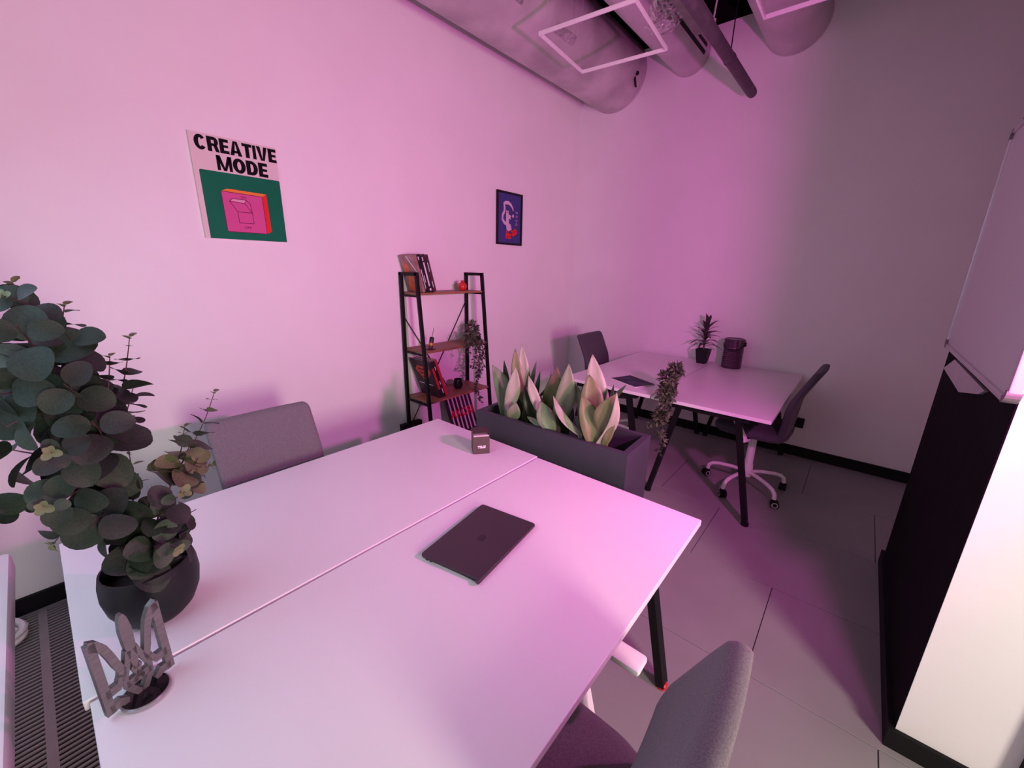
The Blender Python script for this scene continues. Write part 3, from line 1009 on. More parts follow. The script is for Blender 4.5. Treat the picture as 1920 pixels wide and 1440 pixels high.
def deco_emblem(t, M, x0, x1, th, h):
    w_ = x1 - x0
    front_poly(t, M, [(x0 + 0.16 * w_, 0.72 * h), (x0 + 0.30 * w_, 0.84 * h), (x0 + 0.86 * w_, 0.84 * h), (x0 + 0.98 * w_, 0.72 * h), (x0 + 0.57 * w_, 0.38 * h)], BKRED2)
    for (a, b, c) in ((0.30, 0.84, 0.76), (0.36, 0.78, 0.655), (0.46, 0.68, 0.545)):
        front_poly(t, M, [(x0 + a * w_, (c - 0.02) * h), (x0 + b * w_, (c - 0.02) * h), (x0 + b * w_, (c + 0.015) * h), (x0 + a * w_, (c + 0.015) * h)], BKBLACK, lift=0.0010)
    front_poly(t, M, [(x0 + 0.10 * w_, 0.92 * h), (x0 + 0.95 * w_, 0.92 * h), (x0 + 0.95 * w_, 0.95 * h), (x0 + 0.10 * w_, 0.95 * h)], BKPLUM)
    for (a, b) in ((0.12, 0.60), (0.66, 0.86)):
        front_poly(t, M, [(x0 + a * w_, 0.335 * h), (x0 + b * w_, 0.335 * h), (x0 + b * w_, 0.355 * h), (x0 + a * w_, 0.355 * h)], PRWHITE)
    front_poly(t, M, [(x0 + 0.40 * w_, 0.05 * h), (x0 + 0.52 * w_, 0.05 * h), (x0 + 0.52 * w_, 0.15 * h), (x0 + 0.40 * w_, 0.15 * h)], PRWHITE)


ln = R(19)
yb = 1.898
z1 = SZ[2] + 0.001
cs = 1 / math.cos(ln)
HB = 0.315
book('black book with an orange red shield on its cover, lower shelf', -2.550, -2.330, yb, z1, 0.012, HB, ln, BKBLACK2, G2, deco_emblem)
yb += 0.012 * cs + 0.0005
book('black book with a bright red spine panel, lower shelf', -2.550, -2.332, yb, z1, 0.026, HB - 0.01, ln, BKBLACK, G2,
     deco_spine([(0.15, 0.85, 0.22, 0.82, BKRED)]))
yb += 0.026 * cs + 0.0005
book('black book with small white spine marks, lower shelf', -2.550, -2.334, yb, z1, 0.024, HB - 0.006, ln, BKBLACK, G2,
     deco_spine([(0.3, 0.6, 0.10, 0.24, PRWHITE), (0.3, 0.6, 0.35, 0.44, PRWHITE), (0.3, 0.55, 0.75, 0.85, PRWHITE)]))
yb += 0.024 * cs + 0.0005
book('red covered book at the right end, lower shelf', -2.550, -2.336, yb, z1, 0.022, HB, ln, BKRED, G2)

# pomegranate shaped vase
t = thing('vase', 'small round red vase with a crown lip on the top shelf', 'vase', (-2.455, 2.266, SZ[0]))
VASE = mat('red_ceramic', (0.62, 0.035, 0.025), 0.32, var=0.05)
VP = [(0.013, 0.0), (0.020, 0.001), (0.029, 0.010), (0.0345, 0.024), (0.0345, 0.036), (0.029, 0.050), (0.019, 0.060), (0.012, 0.064)]
MB().lathe((-2.455, 2.266, SZ[0] + 0.001), VP, 32).build('body', VASE, t, smooth=True)
vs, fs = [], []
for k in range(12):
    a = 2 * PI * k / 12
    hgt = 0.081 if k % 2 == 0 else 0.072
    for r_, z in ((0.011, 0.063), (0.015, hgt)):
        vs.append((-2.455 + r_ * math.cos(a), 2.266 + r_ * math.sin(a), SZ[0] + z))
for k in range(12):
    k2 = (k + 1) % 12
    fs.append((2 * k, 2 * k2, 2 * k2 + 1, 2 * k + 1))
MB().add(vs, fs).build('crown', VASE, t)

# incense holder
t = thing('incense_holder', 'leaning black and amber bottle with a thin stick on the middle shelf', 'incense holder', (-2.40, 1.885, SZ[1]))
MB().lathe((-2.40, 1.885, SZ[1] + 0.001), [(0.030, 0), (0.038, 0.004), (0.037, 0.006), (0.010, 0.004)], 24).build('dish', BKPLUM, t, smooth=True)
M = Matrix.Translation((-2.40, 1.882, SZ[1] + 0.006)) @ Matrix.Rotation(R(-13), 4, 'X')
def lathe_m(c, prof, M, n=18):
    mb = MB().lathe(c, prof, n)
    mb.v = [M @ p for p in mb.v]
    return mb
lathe_m((0, 0, 0), [(0.016, 0), (0.017, 0.004), (0.017, 0.022)], M).build('lower_body', BKPLUM, t, smooth=True)
lathe_m((0, 0, 0), [(0.0172, 0.022), (0.0172, 0.042)], M).build('amber_label', mat('amber_label', (0.55, 0.24, 0.03), 0.45, var=0.2, vscale=60), t, smooth=True)
lathe_m((0, 0, 0), [(0.017, 0.042), (0.017, 0.078), (0.012, 0.086)], M).build('upper_body', BKBLACK, t, smooth=True)
MB().tube([M @ Vector((0, 0, 0.08)), M @ Vector((0, 0.004, 0.155))], 0.0018, 6).build('stick', BKPLUM, t)

# black candle jar
t = thing('candle_jar', 'round black glass jar on the lower shelf', 'candle jar', (-2.43, 2.178, SZ[2]))
JAR = mat('black_glass', (0.008, 0.008, 0.012), 0.12, var=0.05)
MB().lathe((-2.43, 2.178, SZ[2] + 0.001), [(0.026, 0), (0.036, 0.012), (0.041, 0.032), (0.040, 0.055), (0.033, 0.080), (0.031, 0.081), (0.036, 0.05), (0.030, 0.02)], 32).build('glass', JAR, t, smooth=True)
MB().lathe((-2.43, 2.178, SZ[2] + 0.02), [(0.031, 0), (0.0355, 0.028)], 24).build('wax', BKBLACK, t)

# striped panel on the bottom board
t = thing('striped_sign', 'black framed striped panel with red lettering under the lower shelf', 'sign', (-2.42, 2.23, SZ[3]))
M = Matrix.Translation((-2.385, 2.085, SZ[3] + 0.004)) @ Matrix.Rotation(R(-22), 4, 'Y')
PWD, PHT = 0.285, 0.335
MB().box(-0.010, 0, 0, PWD, 0, PHT, M).build('panel', BKBLACK, t)
def xfs(layer):
    return lambda a, b_, d: M @ Vector((0.0003 + layer * 0.0004 + d, a, b_))
for k in range(6):
    u = 0.030 + k * 0.0425
    wdt = 0.017 if k % 2 else 0.014
    MB().prism([xfs(0)(u, 0.015, 0), xfs(0)(u + wdt, 0.015, 0), xfs(0)(u + wdt, PHT - 0.028, 0), xfs(0)(u, PHT - 0.028, 0)],
               M.to_3x3() @ Vector((0.0003, 0, 0))).build('stripe', LILAC, t)
SIGNRED = mat('sign_red', (0.60, 0.008, 0.03), 0.5, var=0.1)
letters('AKORI', 0.02, 0.020, 0.135, 0.258, 0.072, 'lettering', SIGNRED, t, xfs(2))

# ------------------------------------------------------------------ trailing plants
VINE = mat('vine_leaf', (0.060, 0.070, 0.045), 0.55, var=0.5, vscale=30)
VINE2 = mat('vine_leaf_pale', (0.13, 0.135, 0.085), 0.55, var=0.5, vscale=30)


def leaflet(mb, p, d, n, L, w_):
    s = d.cross(n).normalized()
    mb.add([p, p + d * L * 0.45 + s * w_ - n * w_ * 0.25, p + d * L, p + d * L * 0.45 - s * w_ - n * w_ * 0.25, p + d * L * 0.5],
           [(0, 1, 4), (1, 2, 4), (2, 3, 4), (3, 0, 4)])


def trailing(label, name, pot_c, pr, ph, strands, bush, rnd, lsize):
    t = thing(name, label, 'plant', pot_c)
    MB().lathe(pot_c, [(pr * 0.78, 0), (pr * 0.82, 0.002), (pr, ph), (pr * 0.93, ph), (pr * 0.85, ph * 0.8)], 24).build('pot', POTBLK, t, smooth=True)
    MB().lathe(pot_c, [(pr * 0.2, ph * 0.82), (pr * 0.86, ph * 0.82)], 20).build('soil', SOIL, t)
    stems, leaves, leaves2 = MB(), MB(), MB()
    for pts, dens in strands:
        pts = [Vector(p) for p in pts]
        stems.tube(pts, 0.0014, 5)
        for (a, b_) in zip(pts[:-1], pts[1:]):
            n = max(1, int((b_ - a).length * dens))
            for i in range(n):
                p = a.lerp(b_, (i + rnd.random()) / n) + Vector((rnd.uniform(-.004, .014), rnd.uniform(-.016, .004), rnd.uniform(-.012, .008)))
                d = Vector((rnd.uniform(-1, 1), rnd.uniform(-1, 1), rnd.uniform(-0.9, 0.35))).normalized()
                nn = Vector((rnd.uniform(-1, 1), rnd.uniform(-1, 0.2), rnd.uniform(0, 1))).normalized()
                leaflet(leaves if rnd.random() < 0.72 else leaves2, p, d, nn, lsize * rnd.uniform(0.7, 1.3), lsize * rnd.uniform(0.2, 0.34))
    for (c, rr, n) in bush:
        c = Vector(c)
        for i in range(n):
            d = Vector((rnd.gauss(0, 1), rnd.gauss(0, 1), rnd.gauss(0.1, 0.9))).normalized()
            p = c + d * rr * rnd.uniform(0.3, 1.0)
            dd = (d + Vector((rnd.uniform(-.7, .7), rnd.uniform(-.7, .7), rnd.uniform(-.7, .5)))).normalized()
            nn = Vector((rnd.uniform(-1, 1), rnd.uniform(-1, 0.2), rnd.uniform(0, 1))).normalized()
            leaflet(leaves if rnd.random() < 0.72 else leaves2, p, dd, nn, lsize * rnd.uniform(0.7, 1.3), lsize * rnd.uniform(0.2, 0.34))
    stems.build('stems', VINE, t)
    a = leaves.build('foliage', VINE, t, fixn=False)
    a['kind'] = 'stuff'
    a = leaves2.build('pale_foliage', VINE2, t, fixn=False)
    a['kind'] = 'stuff'
    return t


rnd = random.Random(3)
X1 = -2.285
def sp(*pp, x=X1):
    return [at_x(px, py, x) for px, py in pp]
trailing('vine in a black pot trailing from the middle shelf', 'trailing_plant', (-2.43, 2.322, SZ[1] + 0.001), 0.047, 0.082,
         [(sp((880, 622), (896, 640), (900, 655), (897, 690), (893, 720), (900, 745), (904, 755)), 140),
          (sp((884, 618), (898, 632), (905, 655), (903, 690), (895, 705)), 180),
          (sp((876, 620), (884, 640), (893, 650), (890, 672), (886, 690)), 170),
          (sp((872, 622), (876, 645), (879, 662)), 140),
          (sp((890, 630), (900, 668), (895, 700), (891, 735)), 160),
          (sp((884, 620), (905, 640), (908, 650), (901, 672)), 160)],
         [((-2.42, 2.335, 1.045), 0.055, 180), (at_x(893, 635, X1), 0.035, 70), (at_x(880, 640, X1), 0.03, 50)], rnd, 0.031)
def sy(*pp, y=2.585):
    return [at_y(px, py, y) for px, py in pp]
trailing('vine in a black pot trailing over the front edge of the far desk', 'trailing_plant', (-0.885, 2.70, ZT + 0.0008), 0.045, 0.085,
         [(sy((1262, 700), (1248, 735), (1243, 765), (1238, 785), (1225, 790), (1212, 797)), 180),
          (sy((1262, 700), (1244, 728), (1240, 760), (1244, 790), (1240, 815), (1245, 835)), 160),
          (sy((1264, 702), (1255, 740), (1252, 765), (1238, 780), (1222, 785)), 180),
          (sy((1262, 705), (1240, 730), (1233, 745)), 180),
          (sy((1240, 790), (1237, 830), (1234, 850)), 120),
          (sy((1266, 705), (1260, 742), (1250, 775)), 160)],
         [((-0.90, 2.68, 0.845), 0.055, 160), (at_y(1250, 735, 2.59), 0.05, 140), (at_y(1268, 692, 2.68), 0.035, 120), (at_y(1240, 780, 2.585), 0.04, 120)], rnd, 0.036)

# ------------------------------------------------------------------ planter and snake plants
PXC, PYC = -1.0, 1.52
MP = Matrix.Translation((PXC, PYC, 0)) @ Matrix.Rotation(R(2.6), 4, 'Z')
t = thing('planter_box', 'long anthracite planter box standing behind the white table', 'planter', (PXC, PYC, 0))
HX, HY, PZ, PT = 0.403, 0.130, 0.832, 0.026
q = MB()
q.box(-HX, HX, -HY, -HY + PT, 0, PZ, MP).box(-HX, HX, HY - PT, HY, 0, PZ, MP)
q.box(-HX, -HX + PT, -HY + PT, HY - PT, 0, PZ, MP).box(HX - PT, HX, -HY + PT, HY - PT, 0, PZ, MP)
q.box(-HX + PT, HX - PT, -HY + PT, HY - PT, 0, 0.03, MP)
q.build('shell', PLANTER, t)
MB().box(-HX + PT + 0.001, HX - PT - 0.001, -HY + PT + 0.001, HY - PT - 0.001, 0.03, 0.735, MP).build('soil', SOIL, t)

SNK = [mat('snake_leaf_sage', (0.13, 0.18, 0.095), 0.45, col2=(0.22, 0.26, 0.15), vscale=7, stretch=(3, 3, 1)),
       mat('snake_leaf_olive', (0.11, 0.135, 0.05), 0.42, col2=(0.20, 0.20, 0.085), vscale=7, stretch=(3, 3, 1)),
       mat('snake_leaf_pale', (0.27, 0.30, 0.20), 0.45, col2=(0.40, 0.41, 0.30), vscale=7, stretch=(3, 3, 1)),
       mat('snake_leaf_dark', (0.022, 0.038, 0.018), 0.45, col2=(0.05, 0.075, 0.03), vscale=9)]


def snake_leaf(base, tip, w_, m, parent, bend=0.0, turn=0.0, fold=0.22, soil=0.73):
    """broad pointed leaf; base, tip are world points, w_ the full width"""
    base, tip = Vector(base), Vector(tip)
    axis = tip - base
    L = axis.length
    ax = axis.normalized()
    view = ((base + tip) / 2 - CAM).normalized()
    s = ax.cross(view).normalized()
    n = s.cross(ax).normalized()
    if n.dot(view) > 0:
        n = -n
    s = (Matrix.Rotation(turn, 3, ax) @ s).normalized()
    n = (Matrix.Rotation(turn, 3, ax) @ n).normalized()
    foot = Vector((base.x - ax.x * 0.02, base.y - ax.y * 0.02, soil))
    rows = []
    if base.z > soil + 0.004:
        rows.append((foot, 0.20))
    NL = 12
    for i in range(NL + 1):
        u = i / NL
        wd = (0.24 + 0.76 * math.sin(PI * min(1, (u * 1.02) ** 0.95 * 0.62 + 0.12)) ) * (1 - u ** 3.2) ** 0.9
        wd = max(wd, 0.015)
        p = base + axis * u + s * (bend * L * math.sin(PI * u)) + n * (0.06 * L * math.sin(PI * u))
        rows.append((p, wd))
    vs, fs = [], []
    for (p, wd) in rows:
        h = w_ / 2 * wd
        for j, (a, lift) in enumerate(((-1, 1), (-0.5, 0.35), (0, 0), (0.5, 0.35), (1, 1))):
            vs.append(p + s * (a * h) + n * (fold * h * lift))
    # thickness
    for i in range(len(rows) - 1):
        for j in range(4):
            a = i * 5 + j
            fs.append((a, a + 1, a + 6, a + 5))
    o = MB().add(vs, fs).build('leaf', m, parent, smooth=True, fixn=False)
    md = o.modifiers.new('thickness', 'SOLIDIFY')
    md.thickness = 0.0022
    return o


def spl(b, tp, wpx, y, mi, bend=0.0, turn=0.0, fold=0.22):
    B_, T_ = at_y(b[0], b[1], y), at_y(tp[0], tp[1], y)
    depth = ((B_ + T_) / 2 - CAM).dot(FWD)
    return (B_, T_, 1.22 * wpx * depth / F_PX, mi, bend, turn, fold)


clusters = [
    ('left snake plant with a broad sage leaf leaning to the shelf', (-1.30, 1.50), [
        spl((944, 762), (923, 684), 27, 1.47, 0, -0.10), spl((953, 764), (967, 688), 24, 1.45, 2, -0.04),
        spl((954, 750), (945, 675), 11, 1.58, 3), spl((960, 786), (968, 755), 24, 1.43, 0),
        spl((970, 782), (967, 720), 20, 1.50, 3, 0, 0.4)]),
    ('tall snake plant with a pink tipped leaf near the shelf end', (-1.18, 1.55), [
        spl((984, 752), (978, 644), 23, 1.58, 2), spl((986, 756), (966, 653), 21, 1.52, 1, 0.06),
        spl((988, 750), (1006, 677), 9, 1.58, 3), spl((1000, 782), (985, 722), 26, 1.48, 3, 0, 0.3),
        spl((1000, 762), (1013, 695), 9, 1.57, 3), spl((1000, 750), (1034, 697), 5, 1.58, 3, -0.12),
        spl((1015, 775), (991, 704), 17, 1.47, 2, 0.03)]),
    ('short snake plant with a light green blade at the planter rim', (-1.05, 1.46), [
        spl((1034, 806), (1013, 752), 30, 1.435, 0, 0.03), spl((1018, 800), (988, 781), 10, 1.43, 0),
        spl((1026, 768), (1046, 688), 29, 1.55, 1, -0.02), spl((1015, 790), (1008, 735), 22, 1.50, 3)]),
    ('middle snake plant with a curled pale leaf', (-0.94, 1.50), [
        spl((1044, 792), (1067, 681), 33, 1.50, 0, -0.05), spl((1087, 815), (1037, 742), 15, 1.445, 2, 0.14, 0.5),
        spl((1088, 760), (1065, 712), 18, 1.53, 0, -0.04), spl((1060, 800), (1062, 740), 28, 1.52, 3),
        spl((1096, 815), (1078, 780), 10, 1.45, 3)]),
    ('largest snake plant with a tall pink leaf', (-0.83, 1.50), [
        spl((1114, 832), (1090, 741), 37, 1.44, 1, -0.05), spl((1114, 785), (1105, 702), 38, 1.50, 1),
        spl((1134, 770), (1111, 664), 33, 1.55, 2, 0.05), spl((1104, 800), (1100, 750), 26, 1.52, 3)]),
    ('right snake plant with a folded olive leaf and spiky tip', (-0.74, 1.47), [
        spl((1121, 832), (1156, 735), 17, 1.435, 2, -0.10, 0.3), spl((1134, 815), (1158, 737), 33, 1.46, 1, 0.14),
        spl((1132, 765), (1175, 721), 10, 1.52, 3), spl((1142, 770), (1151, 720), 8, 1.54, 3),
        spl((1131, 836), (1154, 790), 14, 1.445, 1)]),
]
for lab, (cx, cy), lvs in clusters:
    t = thing('snake_plant', lab, 'plant', (cx, cy, 0.735), 'snake plants in the planter box')
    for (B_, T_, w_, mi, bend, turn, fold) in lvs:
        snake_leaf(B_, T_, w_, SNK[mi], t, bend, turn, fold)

# ------------------------------------------------------------------ things on the near table
# laptop
t = thing('laptop', 'closed dark grey laptop lying on the white table', 'laptop', (-0.750, 0.755, ZT))
M = Matrix.Translation((-0.750, 0.7555, ZT)) @ Matrix.Rotation(R(9.2), 4, 'Z')
def rrect(hx, hy, r, z, n=6):
    pts = []
    for (sx, sy_, a0) in ((1, 1, 0), (-1, 1, 90), (-1, -1, 180), (1, -1, 180)):
        for i in range(n + 1):
            a = R(a0 + 90 * i / n)
            pts.append(Vector((sx * (hx - r) + r * math.cos(a), sy_ * (hy - r) + r * math.sin(a), z)))
    return pts
def slab(hx, hy, r, zs, M):
    """stack of rounded rectangles: zs = [(z, inset)]"""
    vs, fs = [], []
    n = None
    for z, ins in zs:
        p = rrect(hx - ins, hy - ins, max(r - ins, 0.001), z)
        n = len(p)
        vs += [M @ q_ for q_ in p]
    for i in range(len(zs) - 1):
        for k in range(n):
            k2 = (k + 1) % n
            fs.append((i * n + k, i * n + k2, (i + 1) * n + k2, (i + 1) * n + k))
    fs.append(tuple(range(n - 1, -1, -1)))
    fs.append(tuple(range((len(zs) - 1) * n, len(zs) * n)))
    return MB().add(vs, fs)
slab(0.1065, 0.154, 0.011, [(0.0015, 0.010), (0.004, 0.003), (0.0085, 0.0)], M).build('base', LAPTOP, t, smooth=True)
slab(0.1065, 0.154, 0.011, [(0.0092, 0.0), (0.0135, 0.0), (0.0150, 0.0012)], M).build('lid', LAPTOP, t, smooth=True)
slab(0.105, 0.1525, 0.011, [(0.0085, 0.0), (0.0092, 0.0)], M).build('seam', BLKPL, t)
lg = [(0.014 * math.cos(a) * (1 - 0.12 * math.cos(2 * a)), 0.016 * math.sin(a)) for a in [2 * PI * i / 20 for i in range(20)]]
MB().prism([M @ Vector((a, b_, 0.01502)) for a, b_ in lg], (0, 0, 0.0002)).build('logo', LAPTOPD, t)
for (u, wd) in ((-0.085, 0.008), (-0.070, 0.008)):
    MB().box(u, u + wd, -0.1546, -0.1535, 0.0055, 0.0078, M).build('port', BLKPL, t)
for (a, b_) in ((-0.085, -0.13), (0.085, -0.13), (-0.085, 0.13), (0.085, 0.13)):
    p = M @ Vector((a, b_, 0))
    MB().lathe(p, [(0.006, 0.0), (0.006, 0.0018)], 10).build('foot', BLKPL, t)

# small brown box with an open top flap
t = thing('card_box', 'small brown card box with white print on the white table', 'box', (-1.185, 1.205, ZT))
M = Matrix.Translation((-1.1825, 1.1915, ZT + 0.0006)) @ Matrix.Rotation(math.atan2(0.059, 0.047), 4, 'Z')
CARD = mat('brown_card', (0.085, 0.058, 0.050), 0.6, var=0.08, vscale=30)
CARDD = mat('dark_card', (0.050, 0.024, 0.024), 0.6, var=0.1)
HWB = 0.0375
q = MB()
q.box(-HWB, HWB, 0, 0.0015, 0, 0.082, M).box(-HWB, -HWB + 0.0015, 0.0015, 0.074, 0, 0.098, M)
q.box(HWB - 0.0015, HWB, 0.0015, 0.074, 0, 0.098, M).box(-HWB, HWB, 0.0725, 0.074, 0, 0.098, M).box(-HWB, HWB, 0, 0.074, 0, 0.0015, M)
q.build('carton', CARD, t)
MB().box(-HWB + 0.003, HWB - 0.003, 0.0035, 0.070, 0.003, 0.088, M).build('inner_tray', mat('pale_card', (0.60, 0.52, 0.52), 0.5, var=0.03), t)
MB().box(-HWB, HWB, 0.006, 0.074, 0.0982, 0.1000, M).build('lid_flap', CARDD, t)
for (u0, u1, v) in ((-0.016, 0.004, 0.034), (0.008, 0.020, 0.034), (-0.014, -0.009, 0.027), (-0.006, 0.019, 0.027)):
    MB().box(u0, u1, -0.0006, 0, v, v + 0.0052, M).build('printed_word', PRWHITE, t)

# trident emblem stand
t = thing('trident_stand', 'brushed steel trident emblem standing on a round base by the plant pot', 'ornament', (-0.922, -0.006, ZT))
bc = Vector((-0.913, -0.002, ZT + 0.0006))
bs = MB().lathe(bc, [(0.034, 0), (0.0385, 0.002), (0.0385, 0.007), (0.0365, 0.009)], 40).build('base_disc', mat('base_steel', (0.42, 0.42, 0.44), 0.3, metal=0.8, var=0.05), t, smooth=True)
MB().lathe(bc, [(0.0355, 0.0091), (0.035, 0.0097), (0.001, 0.0098)], 40).build('base_top', mat('gloss_black', (0.006, 0.006, 0.007), 0.15, var=0.1), t, smooth=True)
wdir = Vector((-0.366, 0.930, 0)).normalized()
ndir = Vector((wdir.y, -wdir.x, 0))
TO = Vector((-0.921, -0.006, ZT + 0.010))
TS = 0.0545
def tp_(u, v):
    return TO + wdir * (u * TS) + Vector((0, 0, v * 0.104))
em = MB()
def ribbon(pts, wd):
    """continuous extruded ribbon in the emblem plane"""
    L_, R_ = [], []
    for i, p in enumerate(pts):
        a, b_ = Vector(pts[max(0, i - 1)]), Vector(pts[min(len(pts) - 1, i + 1)])
        d = (b_ - a).normalized()
        nn = Vector((-d.y, d.x))
        w_ = 1.2 * (wd[i] if isinstance(wd, list) else wd)
        L_.append(Vector(p) + nn * w_ / 2)
        R_.append(Vector(p) - nn * w_ / 2)
    for i in range(len(pts) - 1):
        em.prism([tp_(*L_[i]) - ndir * 0.0055, tp_(*L_[i + 1]) - ndir * 0.0055, tp_(*R_[i + 1]) - ndir * 0.0055, tp_(*R_[i]) - ndir * 0.0055], ndir * 0.011)
for sg in (-1, 1):
    S_ = lambda pts: [(sg * u, v) for u, v in pts]
    ribbon(S_([(0.90, 1.56), (0.90, 0.02)]), 0.20)                                  # outer upright
    ribbon(S_([(0.96, 1.52), (0.78, 1.46), (0.62, 1.30), (0.52, 1.08), (0.44, 0.86), (0.36, 0.70), (0.40, 0.58)]), 0.17)   # inner edge of prong
    ribbon(S_([(0.40, 0.60), (0.55, 0.44), (0.90, 0.44)]), 0.14)
    ribbon(S_([(0.90, 0.10), (0.62, 0.12), (0.42, 0.02)]), 0.14)
    ribbon(S_([(0.10, 0.98), (0.22, 0.72), (0.36, 0.48), (0.34, 0.28), (0.12, 0.06), (0.0, -0.04)]), 0.13)   # centre blade
    ribbon(S_([(0.12, 0.62), (0.0, 0.42), (-0.14, 0.30)]), 0.09)
ribbon([(0.0, 1.74), (0.0, 1.64), (0.0, 1.40), (0.0, 1.10), (0.0, 0.85), (0.0, 0.55)], [0.08, 0.19, 0.27, 0.25, 0.20, 0.12])
ribbon([(-0.36, 0.34), (0.36, 0.34)], 0.12)
em.build('trident', STEEL, t)

# magazine on the far desk
t = thing('magazine', 'dark covered magazine lying on the far desk', 'magazine', (-1.216, 2.85, ZT))
mg = [at_z(px, py, ZT + 0.006) for px, py in ((1146, 709), (1182, 704), (1228, 721), (1191, 726))]
MAGC = mat('magazine_cover', (0.020, 0.022, 0.045), 0.6, col2=(0.075, 0.08, 0.13), vscale=14, spec=0.15)
MB().prism([Vector((p.x, p.y, ZT + 0.0008)) for p in mg], (0, 0, 0.0065)).build('pages', PRWHITE, t)
MB().prism([Vector((p.x, p.y, ZT + 0.0073)) for p in mg], (0, 0, 0.0008)).build('cover', MAGC, t)

# dracaena in a square black pot
DC = Vector((-1.035, 3.93, ZT + 0.0008))
t = thing('dracaena', 'spiky dark leaved plant in a black tapered pot on the far desk', 'plant', DC)
vs = []
for hw, z in ((0.038, 0), (0.056, 0.13), (0.050, 0.13), (0.046, 0.105)):
    for sx, sy_ in ((-1, -1), (1, -1), (1, 1), (-1, 1)):
        vs.append(DC + Vector((sx * hw, sy_ * hw, z)))
fs = [(3, 2, 1, 0)] + [(i * 4 + k, i * 4 + (k + 1) % 4, (i + 1) * 4 + (k + 1) % 4, (i + 1) * 4 + k) for i in range(3) for k in range(4)] + [(12, 13, 14, 15)]
MB().add(vs, fs).build('pot', POTBLK, t)
MB().box(DC.x - 0.047, DC.x + 0.047, DC.y - 0.047, DC.y + 0.047, DC.z + 0.106, DC.z + 0.110).build('soil', SOIL, t)
MB().tube([DC + Vector((0, 0, 0.10)), DC + Vector((-0.005, 0, 0.22)), DC + Vector((0.005, 0, 0.32))], 0.008, 8).build('stem', VINE, t)
DRA = [mat('dracaena_leaf', (0.055, 0.040, 0.040), 0.45, var=0.4, vscale=12), mat('dracaena_leaf_pale', (0.20, 0.14, 0.14), 0.45, var=0.3, vscale=12)]
rnd = random.Random(11)
for i in range(32):
    az = i * 2.399 + rnd.uniform(-0.2, 0.2)
    u = i / 31
    z0_ = 0.15 + 0.19 * u
    L = 0.165 - 0.035 * u + rnd.uniform(-0.02, 0.02)
    el = R(22 + 55 * u + rnd.uniform(-12, 12))
    d0 = Vector((math.cos(az) * math.cos(el), math.sin(az) * math.cos(el) * 0.75, math.sin(el)))
    side = Vector((-math.sin(az), math.cos(az), 0))
    p = DC + Vector((0, 0, z0_))
    vs, fs = [], []
    N = 7
    q_ = p.copy()
    d = d0.copy()
    for k in range(N + 1):
        w_ = 0.0150 * math.sin(PI * (0.12 + 0.88 * k / N)) ** 0.8 + 0.0008
        nn = d.cross(side).normalized()
        vs += [q_ - side * w_ + nn * w_ * 0.25, q_, q_ + side * w_ + nn * w_ * 0.25]
        q_ = q_ + d * (L / N)
        q_.y = min(q_.y, BY - 0.02)
        d = (d + Vector((0, 0, -0.13 - 0.10 * (1 - u)))).normalized()
    for k in range(N):
        a = k * 3
        fs += [(a, a + 1, a + 4, a + 3), (a + 1, a + 2, a + 5, a + 4)]
    MB().add(vs, fs).build('leaf', DRA[1 if i % 4 == 1 else 0], t, smooth=True, fixn=False)

# ribbed canister with a carrying handle
CC = Vector((-0.790, 3.925, ZT + 0.0008))
t = thing('canister', 'ribbed dark canister with a loop handle on the far desk', 'canister', CC)
CAN = mat('canister_plum', (0.075, 0.035, 0.070), 0.28, metal=0.4, var=0.1)
prof = [(0.078, 0), (0.080, 0.004)]
z = 0.02
while z < 0.17:
    prof += [(0.079, z), (0.081, z + 0.004), (0.0795, z + 0.008), (0.0775, z + 0.012)]
    z += 0.0165
prof += [(0.079, 0.19), (0.079, 0.232)]
MB().lathe(CC, prof, 40).build('body', CAN, t, smooth=True)
MB().lathe(CC, [(0.079, 0.2325), (0.083, 0.234), (0.083, 0.250), (0.079, 0.254), (0.070, 0.2545), (0.068, 0.250), (0.001, 0.250)], 40).build('lid', CAN, t, smooth=True)
hp = [CC + Vector((0.081 * math.cos(a), 0.081 * math.sin(a) - 0.006 * math.sin(PI * i / 12), 0.215 - 0.055 * math.sin(PI * i / 12))) for i, a in enumerate([PI + PI * k / 12 for k in range(13)])]
MB().tube(hp, 0.0035, 6).build('handle', BLKPL, t, smooth=True)
MB().bevbox(CC.x + 0.076, CC.x + 0.092, CC.y - 0.014, CC.y + 0.014, CC.z + 0.195, CC.z + 0.232, 0.004).build('handle_lug', BLKPL, t)

# ------------------------------------------------------------------ eucalyptus in the black pot
PC = Vector((-1.142, 0.058, ZT + 0.0008))
t = thing('eucalyptus_plant', 'large eucalyptus with round dark leaves in a black bowl pot', 'plant', PC)
prof = [(0.046, 0), (0.052, 0.002), (0.070, 0.022), (0.084, 0.055), (0.0895, 0.090), (0.088, 0.120), (0.083, 0.143), (0.079, 0.143), (0.083, 0.110), (0.078, 0.085)]
MB().lathe(PC, prof, 48).build('pot', POTBLK, t, smooth=True)
MB().lathe(PC, [(0.002, 0.098), (0.0815, 0.097)], 32).build('soil', SOIL, t)
STEM = mat('eucalyptus_stem', (0.060, 0.022, 0.026), 0.6, var=0.3, vscale=40)
EUC = [mat('eucalyptus_dark', (0.012, 0.022, 0.014), 0.6, col2=(0.022, 0.034, 0.023), vscale=18, spec=0.3),
       mat('eucalyptus_plum', (0.017, 0.019, 0.018), 0.6, col2=(0.030, 0.030, 0.029), vscale=18, spec=0.3),
       mat('eucalyptus_grey', (0.030, 0.046, 0.033), 0.6, col2=(0.050, 0.066, 0.047), vscale=18, spec=0.3),
       mat('eucalyptus_young', (0.11, 0.125, 0.06), 0.6, col2=(0.17, 0.18, 0.095), vscale=18, spec=0.3)]


